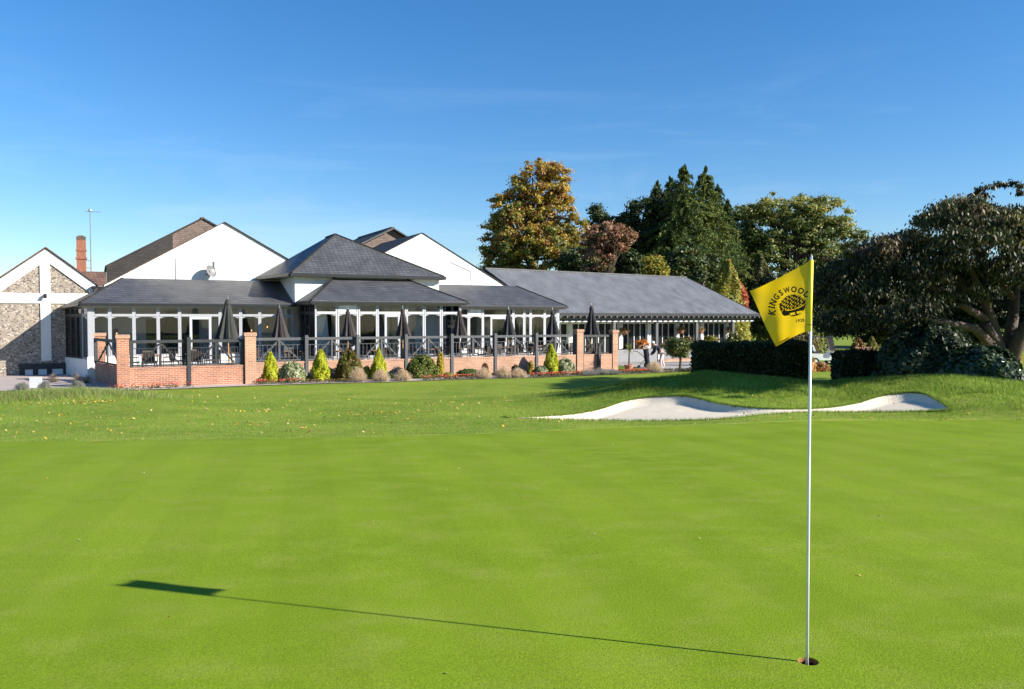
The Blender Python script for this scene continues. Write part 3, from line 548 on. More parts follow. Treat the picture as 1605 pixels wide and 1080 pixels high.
# bay front and sides
sb=Seg((3.3,2.8),(11.1,2.8));zt0b,zt1b,z1b=2.0,2.13,zB-.15
cb=[3.3,4.42,5.49,6.48,8.02,9.0,9.96,11.1]
for i in range(7):
    a,c=cb[i]-3.3,cb[i+1]-3.3
    if i==3: door(sb,a,c-.002,ZT,zt0b,zt1b,z1b,'bframe')
    else: window(sb,a+.01,c-.012,ZP-.15,zt0b,zt1b,z1b,'bframe',solid_top='whitep' if i==1 else None)
b=MB();sb.bx(b,-.02,3.16,-.03,.14,-1.1,ZP-.152);b.build('plinth',M['white'],ch)
b=MB();sb.bx(b,4.74,7.82,-.03,.14,-1.1,ZP-.152);b.build('plinth',M['white'],ch)
for P,Q in(((3.3,6.0),(3.3,2.9)),((11.1,2.9),(11.1,6.0))):
    s3=Seg(P,Q)
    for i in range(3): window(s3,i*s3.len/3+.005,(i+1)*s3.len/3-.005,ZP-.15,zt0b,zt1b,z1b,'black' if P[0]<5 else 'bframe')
    b=MB();s3.bx(b,0,s3.len-.02,-.02,.14,-1.1,ZP-.152);b.build('plinth',M['wplinth'],ch)
# right wing front and end
sr=Seg((11.24,6.0),(19.0,6.0));cr_=[11.24,12.1,12.96,13.86,15.86,16.59,17.02,17.99,18.85]
for i in range(8):
    a,c=cr_[i]-11.24,cr_[i+1]-11.24
    if i==3: door(sr,a,c-.002,ZT,zt0,zt1,z1,'bframe')
    else: window(sr,a+.005,c-.007,ZP,zt0,zt1,z1,'bframe',solid_top='whitep' if i==2 else None)
b=MB();sr.bx(b,7.61,7.76,-.02,.12,ZP,z1);b.build('corner_post',M['bframe'],ch)
b=MB();sr.bx(b,0,2.61,-.04,.14,-1.2,ZP-.002);b.build('plinth',M['white'],ch)
b=MB();sr.bx(b,4.63,7.8,-.04,.14,-1.2,ZP-.002);b.build('plinth',M['white'],ch)
s4=Seg((19.0,6.05),(19.1,9.8))
for i in range(4): window(s4,i*s4.len/4+.005,(i+1)*s4.len/4-.005,ZP,zt0,zt1,z1,'bframe')
b=MB();s4.bx(b,0,s4.len,-.02,.14,-1.2,ZP-.002);b.build('plinth',M['white'],ch)
# interiors
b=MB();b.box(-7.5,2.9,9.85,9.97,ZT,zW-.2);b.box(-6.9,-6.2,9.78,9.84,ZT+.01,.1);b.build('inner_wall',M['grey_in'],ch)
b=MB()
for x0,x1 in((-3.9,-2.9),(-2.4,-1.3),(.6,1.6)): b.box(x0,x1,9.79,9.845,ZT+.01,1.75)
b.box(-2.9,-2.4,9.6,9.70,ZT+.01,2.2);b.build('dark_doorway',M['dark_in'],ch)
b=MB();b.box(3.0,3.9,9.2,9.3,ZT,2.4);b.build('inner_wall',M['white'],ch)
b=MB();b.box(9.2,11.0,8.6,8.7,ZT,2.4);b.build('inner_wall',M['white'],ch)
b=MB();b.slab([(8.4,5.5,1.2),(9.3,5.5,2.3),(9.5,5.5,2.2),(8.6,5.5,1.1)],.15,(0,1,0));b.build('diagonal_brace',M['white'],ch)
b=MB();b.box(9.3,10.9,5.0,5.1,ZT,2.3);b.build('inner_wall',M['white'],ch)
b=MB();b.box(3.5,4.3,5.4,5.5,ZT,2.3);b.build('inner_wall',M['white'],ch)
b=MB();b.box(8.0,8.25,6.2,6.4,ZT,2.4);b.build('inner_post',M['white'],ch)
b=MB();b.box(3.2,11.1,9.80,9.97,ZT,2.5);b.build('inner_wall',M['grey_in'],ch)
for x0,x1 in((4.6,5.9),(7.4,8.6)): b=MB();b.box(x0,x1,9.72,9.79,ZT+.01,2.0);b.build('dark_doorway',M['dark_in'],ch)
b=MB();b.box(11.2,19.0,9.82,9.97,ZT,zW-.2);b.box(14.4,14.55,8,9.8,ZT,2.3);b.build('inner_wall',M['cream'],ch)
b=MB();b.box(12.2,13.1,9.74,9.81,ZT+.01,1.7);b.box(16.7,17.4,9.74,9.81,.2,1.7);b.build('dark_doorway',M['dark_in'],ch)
b=MB();b.slab([(-6.45,6.1,ZT),(2.9,6.1,ZT),(3.35,2.95,ZT),(11.0,2.95,ZT),(11.3,6.1,ZT),(18.95,6.1,ZT),(18.95,9.9,ZT),(-7.4,9.9,ZT)][::-1],.1,(0,0,1));b.build('floor_boards',mat('pale_floor',(.42,.36,.30),(.36,.31,.26),3,.5),ch)
# curtains and wall lights
b=MB()
for k in range(10): b.tube([(3.5+.07*k,3.15+.03*(k%2),ZT+.02),(3.5+.05*k,3.15+.03*(k%2),2.1)],.04,6)
b.build('curtain',M['whitec'],ch)
lampm=bpy.data.materials.new('warm_bulb');lampm.use_nodes=True;lampm.node_tree.nodes['Principled BSDF'].inputs['Emission Color'].default_value=(1,.45,.12,1);lampm.node_tree.nodes['Principled BSDF'].inputs['Emission Strength'].default_value=1.2
for i,(s_,t_,z_) in enumerate([(-5.3,9.6,1.0),(1.4,9.5,1.1),(2.2,9.2,1.3)]):
    p=MB();p.tube([(s_,t_+.2,z_+.25),(s_,t_,z_+.25),(s_,t_,z_+.10)],.035,6);o=p.build('wall_light',M['metal'],ch)
    p=MB();p.lathe((s_,t_,z_),[(.012,-.04),(.03,-.015),(.03,.025),(.012,.06)],10);p.build('bulb',lampm,o,smooth=True)
# pipes on gables
b=MB();b.tube([(-.45,9.95,4.2),(-.45,9.95,4.9)],.03,6);b.build('vent_pipe',M['steel'],ch)
b=MB();b.tube([(-2.35,9.93,3.9),(-2.35,9.93,5.0)],.018,6);b.build('cable',M['frame'],ch)
b=MB();b.tube([(13.5,9.95,5.3),(14.9,9.95,4.75),(14.95,9.95,3.9)],.018,6);b.build('cable',M['frame'],ch)
# mast, dish
am=thing('aerial_mast','thin grey steel aerial mast beside the brick chimney','aerial',(-6.45,14.4,3),BF)
b=MB();b.tube([(-6.45,14.4,3),(-6.45,14.4,7.9)],.028,6);b.tube([(-6.66,14.2,4.6),(-6.45,14.4,4.6)],.02,5);b.tube([(-6.66,14.2,5.0),(-6.45,14.4,5.0)],.02,5);b.build('pole',M['steel'],am)
b=MB();b.tube([(-6.7,14.4,7.75),(-5.9,14.3,7.75)],.012,5)
for k in range(6): b.tube([(-6.65+.13*k,14.2,7.75),(-6.65+.13*k,14.6,7.75)],.008,4)
b.lathe((-6.45,14.4,7.75),[(.02,0),(.09,.04),(.09,.12),(.02,.16)],8);b.build('aerial_head',M['steel'],am)
sd_=thing('satellite_dish','round grey satellite dish fixed low on the large left white gable','satellite dish',(-.85,9.9,4.25),BF)
dish=MB();vs=[];n=20
b=MB();ax=Vector((.62,-.70,.35)).normalized();u=ax.orthogonal().normalized();v=ax.cross(u);c=Vector((-.72,9.62,4.30));vs=[];fs=[]
for i,(r_,q) in enumerate([(.02,0),(.14,.01),(.26,.045),(.34,.085),(.35,.10)]):
    for k in range(n): a=2*math.pi*k/n;vs.append(c+ax*q+(u*math.cos(a)+v*math.sin(a))*r_)
for i in range(4):
    for k in range(n): fs.append((i*n+k,i*n+(k+1)%n,(i+1)*n+(k+1)%n,(i+1)*n+k))
fs.append(tuple(range(n)));b.add(vs,fs);o=b.build('reflector',mat('dish_grey',(.17,.17,.175),None,4,.4),sd_,smooth=True)
b=MB();b.tube([c-v*.33,c+ax*.38],.012,6);b.lathe(tuple(c+ax*.38),[(.02,-.04),(.04,0),(.04,.06)],8);b.build('feed_arm',M['steel'],sd_)
b=MB();b.tube([c-ax*.01,(-.85,9.75,4.15),(-.85,9.98,4.15)],.025,6);b.build('bracket',M['metal'],sd_)
# ---- verandah hall
vh=thing('verandah_hall','long low hall with grey slate roof and open timber verandah','building',(9,3,-1.3),HF)
zH=2.13;rt=4.5;rz=5.06
b=MB();b.slab([(-1.8,0,zH),(19.8,0,zH),(16.4,rt,rz),(-3.3,rt,rz)],.1);b.build('roof',M['slate2'],vh)
b=MB();b.slab([(19.8,0,zH),(19.8,9,zH),(16.4,rt,rz)],.1);b.slab([(-3.3,rt,rz),(16.4,rt,rz),(19.8,9,zH),(-3.3,9,zH)],.1);b.build('roof',M['slate2'],vh)
b=MB();b.beam((-3.3,rt,rz+.01),(16.4,rt,rz+.01),.18,.08);b.beam((16.4,rt,rz),(19.8,0,zH),.12,.06);b.build('ridge_tiles',M['slate'],vh)
b=MB();b.beam((-1.8,-.09,zH-.13),(19.9,-.09,zH-.13),.17,.26);b.build('gutter',M['gutter'],vh)
b=MB();b.box(-1.8,19.7,.10,.16,1.80,zH-.10);b.build('fascia_board',M['black'],vh)
b=MB();b.slab([(-1.8,.2,zH-.13),(19.6,.2,zH-.13),(19.6,2.0,zH-.10),(-1.8,2.0,zH-.10)],.03);b.build('soffit',M['black'],vh)
for k in range(40):
    x=-1.5+.545*k
    b=MB();b.slab([(x,-.42,1.80),(x,.6,1.80),(x,.6,1.93),(x,-.36,1.94)],.07,(1,0,0));b.build('rafter',M['black'],vh)
b=MB();b.box(-1.8,19.5,.235,.385,1.545,1.598);b.build('lit_edge_strip',M['whitep'],vh)  # added white strip, stands in for sunlight on the beam's lower edge
b=MB();b.box(-1.8,19.5,.25,.37,1.60,1.78);b.build('verandah_beam',M['greytimber'],vh)
for x in(4.22,8.36,12.61,16.8): 
    b=MB();b.box(x,x+.24,.22,.42,-1.5,1.54);b.build('timber_post',M['greytimber'],vh)
zF=-1.30
b=MB();b.box(-2.5,19.6,.1,8.8,-1.9,zF);b.build('floor_slab',M['slabs'],vh)
cols_=[1.9,6.6,9.45,12.5,15.3,18.3]
b=MB();b.box(-2.4,19.3,1.9,2.2,1.48,2.0);b.box(-2.4,19.3,1.9,2.2,zF,zF+.35);b.box(19.1,19.3,2.2,8.5,zF,2.0);b.box(-2.4,19.1,8.3,8.5,zF,2.0)
b.build('wall',M['white'],vh)
for x in cols_:
    b=MB();b.box(x-.20,x+.15,1.86,2.10,zF,1.56);b.build('white_column',M['white'],vh)
xs_=[-2.4]+cols_+[19.3]
for i in range(len(xs_)-1):
    x0=xs_[i]+(.15 if i else 0);x1=xs_[i+1]-(.20 if i<len(cols_) else 0);nn_=max(2,int(round((x1-x0)/.62)))
    b=MB()
    for k in range(nn_+1):
        x=x0+.03+(x1-x0-.06)*k/nn_;b.box(x-.026,x+.026,1.99,2.05,zF+.35,1.48)
        if k<nn_: b.box(x+.035,x+(x1-x0-.06)/nn_-.035,1.96,2.04,1.40,1.478);b.box(x+.035,x+(x1-x0-.06)/nn_-.035,1.96,2.04,zF+.352,zF+.42)
    o=b.build('window',M['whitep'],vh);b=MB();b.box(x0,x1,2.06,2.066,zF+.35,1.48);b.build('glass',M['dkglass'],o)
# ---- terrace
ter=BF
b=MB();b.slab([(-5.3,-1.6,ZT),(-.4,-1.6,ZT),(-.2,.15,ZT),(19.0,.15,ZT),(19.0,6.08,ZT),(11.3,6.08,ZT),(11.0,2.93,ZT),(3.35,2.93,ZT),(2.9,6.08,ZT),(-6.5,6.08,ZT),(-6.25,3.2,ZT)],.75)
tag(b.build('terrace_floor',M['slabs'],None,BF),'pale slab paving of the raised terrace',None,kind='structure')
def wallthing(label,P,Q,z0,z1,th=.3,mt='brick',cop=True):
    o=thing('brick_wall',label,'wall',((P[0]+Q[0])/2,(P[1]+Q[1])/2,z0),BF,None);s_=Seg(P,Q)
    b=MB();s_.bx(b,0,s_.len,0,th,z0,z1-.08);b.build('brickwork',M[mt],o)
    b=MB();s_.bx(b,0,s_.len,-.015,th+.015,z1-.08,z1);b.build('coping',M['brick2' if mt=='brick2' else 'brick'],o);return o
def pillar(label,s_,t_,w_,z1,mt='brick'):
    o=thing('brick_pillar',label,'pillar',(s_,t_,-1.1),BF,'brick pillars of the terrace wall')
    b=MB();b.box(s_-w_/2,s_+w_/2,t_-w_/2,t_+w_/2,-1.3,z1-.14);b.build('shaft',M[mt],o)
    b=MB();b.box(s_-w_/2-.035,s_+w_/2+.035,t_-w_/2-.035,t_+w_/2+.035,z1-.14,z1);b.build('cap',M['brick2'],o)
BT=-.14
wallthing('orange red low brick wall at the left end of the terrace, black railing on top',(-5.1,-1.85),(-.78,-1.85),-1.3,BT)
wallthing('short shaded brick wall running back from the leftmost pillar',(-6.32,3.0),(-5.44,-1.65),-1.3,BT)
wallthing('long pink brick wall with a shrub border along its foot',(-.32,-.12),(16.45,-.12),-1.3,BT,mt='brick2')
wallthing('short pink brick wall between the two right hand pillars',(16.95,-.12),(18.75,-.12),-1.3,BT,mt='brick2')
pillar('leftmost brick pillar at the front corner of the terrace',-5.33,-1.72,.44,1.15)
pillar('brick pillar between the black and the grey railings',-.52,-1.72,.44,1.20,'brick2')
pillar('brick pillar at the right end of the long pink wall',16.70,.02,.38,1.20,'brick2')
pillar('rightmost brick pillar, last one before the open patio',18.96,.02,.34,1.15,'brick2')
pillar('brick pillar farther back behind the leftmost railing',-6.1,3.2,.42,1.15)
def railing(label,P,Q,nseg,mt,z0,z1,spind,vbrace=False,postdown=-1.1,endposts=True,thick=.14):
    o=thing('terrace_railing',label,'railing',((P[0]+Q[0])/2,(P[1]+Q[1])/2,z0),BF,None);s_=Seg(P,Q);Ls=s_.len/nseg
    for i in range(nseg+1):
        if not endposts and i in(0,nseg): pd=z0
        else: pd=postdown if 0<i<nseg else z0
        a=i*Ls;b=MB();s_.bx(b,a-thick/2,a+thick/2,-.06-(.14 if pd<z0 else 0),.07-(.10 if pd<z0 else 0),pd,z1+(.10 if 0<i<nseg and not vbrace else 0));b.build('post',M[mt],o)
    b=MB()
    for i in range(nseg):s_.bx(b,i*Ls+thick/2,(i+1)*Ls-thick/2,-.04,.06,z1-.12,z1)
    b.build('top_rail',M[mt],o)
    b=MB()
    for i in range(nseg):s_.bx(b,i*Ls+thick/2,(i+1)*Ls-thick/2,-.03,.04,z0+.03,z0+.09)
    b.build('bottom_rail',M[mt],o)
    for i in range(nseg):
        m_=i*Ls+Ls/2
        b=MB();s_.bx(b,m_-.04,m_+.04,-.03,.03,z0+.09,z1-.12);b.build('middle_post',M[mt],o)
        for sg_ in(-1,1):
            b=MB();top,bot=(m_+sg_*.05,m_+sg_*(Ls/2-.35))
            if vbrace: top,bot=bot,top
            b.beam(s_.pt(top,.045,z1-.16),s_.pt(bot,.045,z0+.10),.05,.07);b.build('brace',M[mt],o)
    b=MB();n=int(s_.len/spind)
    for k in range(n):
        a=(k+.5)*spind;s_.bx(b,a-.009,a+.009,-.005,.008,z0+.09,z1-.32)
    if spind<.2: s_.bx(b,0,s_.len,-.006,.009,z1-.34,z1-.315);s_.bx(b,0,s_.len,-.006,.009,z0+.18,z0+.2)
    b.build('spindles',M[mt],o)
railing('black timber railing with spindles above the left brick wall',(-5.02,-1.7),(-.80,-1.7),2,'black',BT,.93,.11)
railing('short black side railing running back from the leftmost pillar',(-6.28,3.0),(-5.40,-1.45),1,'black',BT,.93,.5)
railing('long weathered grey railing above the pink brick wall',(-.15,.03),(16.45,.03),7,'greytimber',BT,.93,.19)
railing('small black railing panel between the two right hand pillars',(16.95,.03),(18.75,.03),1,'black',BT,.90,.3,vbrace=True)
b=MB();o=thing('timber_post','thick black post in front of the short right hand brick wall','post',(17.85,-.25,-1.1),BF);b.box(17.78,17.92,-.3,-.16,-1.3,.2);b.build('shaft',M['black'],o)
# ================================================================ PLANTS
def leaves(P,size,pal,aspect=.55,up=.3,dirs=None,jit=.18,pick=None):
    "P: (n,3); returns V,F,col of rhombus leaves"
    n=len(P);nr=RNG.normal(0,1,(n,3));nr[:,2]+=up
    if dirs is not None: nr=nr*.6+dirs*1.2
    nr/=np.linalg.norm(nr,axis=1)[:,None]+1e-9
    a=RNG.normal(0,1,(n,3));u=np.cross(nr,a);u/=np.linalg.norm(u,axis=1)[:,None]+1e-9;v=np.cross(nr,u)
    s=(size*RNG.uniform(.6,1.35,n))[:,None]
    V=np.stack([P-u*s,P-v*s*aspect,P+u*s,P+v*s*aspect],1).reshape(-1,3);F=np.arange(4*n).reshape(-1,4)
    pal=np.array(pal);pk=pick if pick is not None else RNG.integers(0,len(pal),n)
    return V,F,pal[pk]*RNG.uniform(1-jit,1+jit,(n,1))
def merge(parts):
    Vs=[];Fs=[];Cs=[];b=0
    for V,F,C in parts: Vs.append(V);Fs.append(F+b);Cs.append(C);b+=len(V)
    return np.vstack(Vs),np.vstack(Fs),np.vstack(Cs)
def clump_pts(cl,n,shell=.55):
    cl=np.array(cl,float);wt=cl[:,3]**2;ix=RNG.choice(len(cl),n,p=wt/wt.sum());d=RNG.normal(0,1,(n,3));d/=np.linalg.norm(d,axis=1)[:,None]
    r=np.clip(shell*.5+np.abs(RNG.normal(0,.58,n)),0,1.55)[:,None]*cl[ix,3:4]
    return cl[ix,:3]+d*r*np.array([1.12,1.12,.62]),ix,d
def subclumps(ell,k,rr):
    "ell: list of (center,rx,ry,rz)"
    o=[];tot=sum(e[1]*e[3] for e in ell)
    for c,rx,ry,rz in ell:
        m=max(3,int(k*rx*rz/tot))
        for _ in range(m):
            d=Vector((random.gauss(0,1),random.gauss(0,1),random.gauss(0,1))).normalized();q=random.uniform(.35,1)**.5
            r_=rr*random.uniform(.6,1.35)
            o.append((c[0]+d.x*q*max(rx-r_*.6,.1),c[1]+d.y*q*max(ry-r_*.6,.1),c[2]+d.z*q*max(rz-r_*.5,.1),r_))
    return o
def tree(name,label,base,ell,k,rr,n,size,palf,trunk_r=.25,matn='leaf',cat='tree',nlimb=14,aspect=.55,up=.3,shell=.5,barkm='bark',top=None,group=None,cl=None):
    base=Vector(base);o=thing(name,label,cat,base,WF,group)
    cl=cl or subclumps(ell,k,rr);P,ix,d=clump_pts(cl,n,shell)
    pal=np.array([c for c in palf['pal']]);wts=[]
    nc=len(cl);cc=np.array(cl)
    cls=np.array([palf['f'](c,random.random()) if 'f' in palf else random.randrange(len(pal)) for c in cl])
    pk=np.where(RNG.random(n)<.72,cls[ix],RNG.integers(0,len(pal),n))
    V,F,C=leaves(P,size,pal,aspect,up,d,.22,pk);np_mesh('crown',V,F,M[matn],C,o)
    cx=float(np.mean(cc[:,0]));cy=float(np.mean(cc[:,1]));zt=float(np.max(cc[:,2]));z0=float(np.min(cc[:,2]))
    b=MB();mid=Vector((base.x*.6+cx*.4,base.y*.6+cy*.4,z0*.5+base.z*.5+(zt-z0)*.2));tp=Vector((cx,cy,z0+(zt-z0)*(top or .85)))
    b.tube([base-Vector((0,0,.2)),base+(mid-base)*.5,mid,mid.lerp(tp,.5),tp],[trunk_r*1.25,trunk_r,trunk_r*.85,trunk_r*.5,trunk_r*.15],9)
    b.build('trunk',M[barkm],o,smooth=True)
    b=MB()
    for c in random.sample(cl,min(nlimb,len(cl))):
        s_=mid.lerp(tp,random.uniform(0,.8));e=Vector(c[:3]);m_=s_.lerp(e,.5)+Vector((random.gauss(0,.2),random.gauss(0,.2),random.uniform(0,.5)))
        b.tube([s_,m_,e],[trunk_r*.38,trunk_r*.22,trunk_r*.07],6)
    b.build('limbs',M[barkm],o,smooth=True);return o
def gpt(px,Z): 
    q=at(px,500,Z);return (q.x,q.y,gz(q.x,q.y))
def E_(px,y0,y1,wpx,Z,dep=None):
    "ellipsoid seen between y0 and y1, wpx wide"
    c=at(px,(y0+y1)/2,Z);return (c,wpx/2/FPX*Z,(dep or wpx/2/FPX*Z*.8),(y1-y0)/2/FPX*Z)
# tall autumn tree
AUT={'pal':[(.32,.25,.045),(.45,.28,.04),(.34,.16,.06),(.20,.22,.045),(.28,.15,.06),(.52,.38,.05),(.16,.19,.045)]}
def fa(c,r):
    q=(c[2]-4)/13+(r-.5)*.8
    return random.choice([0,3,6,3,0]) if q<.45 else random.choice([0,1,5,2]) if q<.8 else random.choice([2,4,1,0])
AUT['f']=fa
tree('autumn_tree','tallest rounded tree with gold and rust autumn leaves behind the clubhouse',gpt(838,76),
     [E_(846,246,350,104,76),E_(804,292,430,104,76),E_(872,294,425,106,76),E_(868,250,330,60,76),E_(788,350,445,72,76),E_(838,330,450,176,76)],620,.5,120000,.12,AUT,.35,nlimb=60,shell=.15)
DK={'pal':[(.03,.055,.017),(.05,.08,.022),(.08,.11,.025),(.025,.04,.014),(.09,.10,.025)]}
tree('dark_tree','dark green broad tree between the autumn tree and the tall conifers',gpt(960,84),[E_(955,318,440,90,84),E_(1005,304,430,90,84),E_(935,310,400,50,84),E_(1030,290,420,60,84),E_(975,330,450,120,84)],420,.6,70000,.14,DK,.35,shell=.15)
# conifers
def conifer(label,px,ytop,ybot,wpx,Z,n,pal,seed=0,name='conifer',group='tall conifers',droop=.25,lf=.125):
    top=at(px,ytop,Z);g=gpt(px,Z);zb=at(px,ybot,Z).z;rad=wpx/2/FPX*Z;o=thing(name,label,'tree',g,WF,group)
    H=top.z-zb;nb=int(90+H*26);Ps=[];K=[];b=MB();b.tube([(g[0],g[1],g[2]-.2),(top.x,top.y,zb+H*.5),(top.x,top.y,top.z)],[.3,.18,.03],8);b.build('trunk',M['bark'],o)
    pal=np.array(pal);per=n//nb
    for i in range(nb):
        q=random.random()**.75;z=top.z-H*q;Lb=rad*(q**.82)*random.choice([.5,.7,.85,1.0,1.2])*random.uniform(.9,1.1)+.06;a=random.uniform(0,6.283);dx,dy=math.cos(a),math.sin(a)
        t_=RNG.random(per)**.7;side=RNG.normal(0,.18,per)*Lb*.55*(1.1-t_);rise=.30*Lb*np.sin(t_*2.2)-droop*Lb*t_*t_
        P=np.stack([top.x+dx*Lb*t_-dy*side,top.y+dy*Lb*t_+dx*side,z+rise+RNG.normal(0,.10,per)-.05],-1)
        tint=random.randrange(len(pal));Ps.append(P);K.append(np.where(RNG.random(per)<.75,tint,RNG.integers(0,len(pal),per)))
    P=np.vstack(Ps);V,F,C=leaves(P,lf,pal,.30,.2,None,.2,np.concatenate(K));np_mesh('foliage',V,F,M['needle'],C,o)
    return o
CN=[(.036,.062,.018),(.062,.10,.026),(.11,.145,.032),(.17,.20,.05)]
conifer('taller left hand conifer of the tall pair behind the hall',1072,260,450,150,80,52000,CN)
conifer('right hand conifer of the tall pair, its tip slightly lower',1106,263,455,146,82,50000,CN[1:]+[(.12,.13,.03)])
conifer('short dark conifer rising left of the tall pair',1030,284,440,110,86,24000,CN[:3])
conifer('dark conifer filling in just left of the tall pair',1050,276,450,120,88,30000,CN[:3])
conifer('dark conifer filling in behind the right hand conifer',1124,288,455,120,88,28000,CN[:3])
conifer('narrow dark conifer at the right side of the tall pair',1140,312,470,96,84,26000,CN[:3])
tree('green_tree','bushy mid green tree in front of the tall conifers above the hall roof',gpt(1090,72),[E_(1075,385,450,70,72),E_(1108,395,470,56,76)],150,.5,26000,.15,{'pal':[(.05,.085,.02),(.09,.12,.03),(.035,.06,.018),(.12,.13,.03)]},.25)
tree('red_leaved_tree','small tree with coppery pink leaves just above the hall roof',gpt(948,68),[E_(950,342,400,92,68),E_(935,375,430,70,68),E_(975,350,400,50,68)],130,.34,16000,.10,{'pal':[(.38,.18,.11),(.30,.15,.08),(.42,.25,.15),(.16,.08,.04),(.14,.13,.04)]},.12,nlimb=30)
tree('dark_shrub_tree','dark green shrubby tree under the coppery tree',gpt(925,72),[E_(905,385,440,70,72),E_(945,395,440,60,72),E_(990,390,440,60,72)],150,.5,24000,.15,DK,.2)
tree('yellow_shrub','bright yellow green shrub showing above the hall roof',gpt(1028,66),[E_(1027,396,450,40,66)],18,.45,4500,.11,{'pal':[(.30,.27,.03),(.36,.30,.04),(.16,.17,.02)]},.1)
tree('low_tree','low dark tree at the left foot of the autumn tree',gpt(762,80),[E_(768,408,445,50,80),E_(745,415,445,22,80)],16,.6,5000,.14,DK,.15)
tree('dark_tree','mid green tree filling in between the conifers and the wide oak',gpt(1158,92),[E_(1158,318,470,70,92),E_(1165,350,500,90,92)],150,.7,26000,.16,{'pal':[(.07,.10,.03),(.11,.14,.035),(.045,.07,.02)]},.25,shell=.15)
# coloured cone shrub
def cone_plant(name,label,px,ytop,ybot,wpx,Z,n,pal,size,fx=None,cat='shrub',base=None,group=None,shape=1.0,matn='leaf'):
    top=at(px,ytop,Z);g=base or gpt(px,Z);H=top.z-g[2];rad=wpx/2/FPX*Z;o=thing(name,label,cat,g,WF,group)
    z=RNG.random(n)**.8;prof=np.clip(np.sin(np.clip((1-z)*.95+.05,0,1)**shape*math.pi*.62),0,1)
    prof=prof*np.where(z<.08,.7+z*3.7,1)
    a=RNG.uniform(0,6.283,n);rr=rad*prof*(.75+.3*RNG.random(n)**.5)*(1+.13*np.sin(a*3+z*9+px)+.09*np.sin(a*7-z*14))
    P=np.stack([g[0]+rr*np.cos(a),g[1]+rr*np.sin(a),g[2]+z*H],-1);pal=np.array(pal)
    pk=fx(a,z,P) if fx else (((a*3+z*11).astype(int))+RNG.integers(0,2,n))%len(pal)
    dirs=np.stack([np.cos(a),np.sin(a),.5+0*a],-1);V,F,C=leaves(P,size,pal,.5,.5,dirs,.18,pk)
    np_mesh('foliage',V,F,M[matn],C,o);b=MB();b.tube([(g[0],g[1],g[2]-.1),(g[0],g[1],g[2]+H*.8)],[.06*H/2,.01],6);b.build('stem',M['bark'],o);return o
cone_plant('columnar_tree','broad pointed cone tree, yellow green with a red right edge',1140,408,0,70,70,14000,[(.30,.29,.04),(.20,.21,.03),(.40,.34,.05),(.50,.13,.06)],.12,
   lambda a,z,P:np.where((np.cos(a)>.82)&(z>.45),3,RNG.integers(0,3,len(a))),'tree')
cone_plant('columnar_tree','olive yellow pointed tree directly behind the flag',1190,398,0,62,82,12000,[(.10,.11,.03),(.07,.085,.025),(.16,.15,.04)],.15,None,'tree')
# big green/gold tree
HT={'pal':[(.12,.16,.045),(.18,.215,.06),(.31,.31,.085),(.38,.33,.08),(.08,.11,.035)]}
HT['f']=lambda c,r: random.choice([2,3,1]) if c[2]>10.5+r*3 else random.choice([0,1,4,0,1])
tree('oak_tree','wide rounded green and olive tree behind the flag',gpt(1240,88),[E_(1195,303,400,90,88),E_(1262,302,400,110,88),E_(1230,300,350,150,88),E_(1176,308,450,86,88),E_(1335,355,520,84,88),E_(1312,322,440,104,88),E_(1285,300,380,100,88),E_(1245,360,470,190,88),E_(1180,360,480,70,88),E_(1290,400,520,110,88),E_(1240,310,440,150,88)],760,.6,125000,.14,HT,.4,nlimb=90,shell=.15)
# dark wood beyond the buggy
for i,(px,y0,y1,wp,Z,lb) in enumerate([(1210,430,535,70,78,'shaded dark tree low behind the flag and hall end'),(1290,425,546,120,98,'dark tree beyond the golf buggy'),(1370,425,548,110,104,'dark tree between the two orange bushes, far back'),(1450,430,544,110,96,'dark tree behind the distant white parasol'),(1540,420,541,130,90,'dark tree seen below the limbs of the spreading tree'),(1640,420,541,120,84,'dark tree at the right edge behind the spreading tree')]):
    tree('shaded_tree',lb,gpt(px,Z),[E_(px,y0,y1,wp,Z)],90,1.1,22000,.2,{'pal':[(.02,.032,.012),(.03,.045,.015),(.05,.06,.02),(.014,.02,.01)]},.3,nlimb=8)
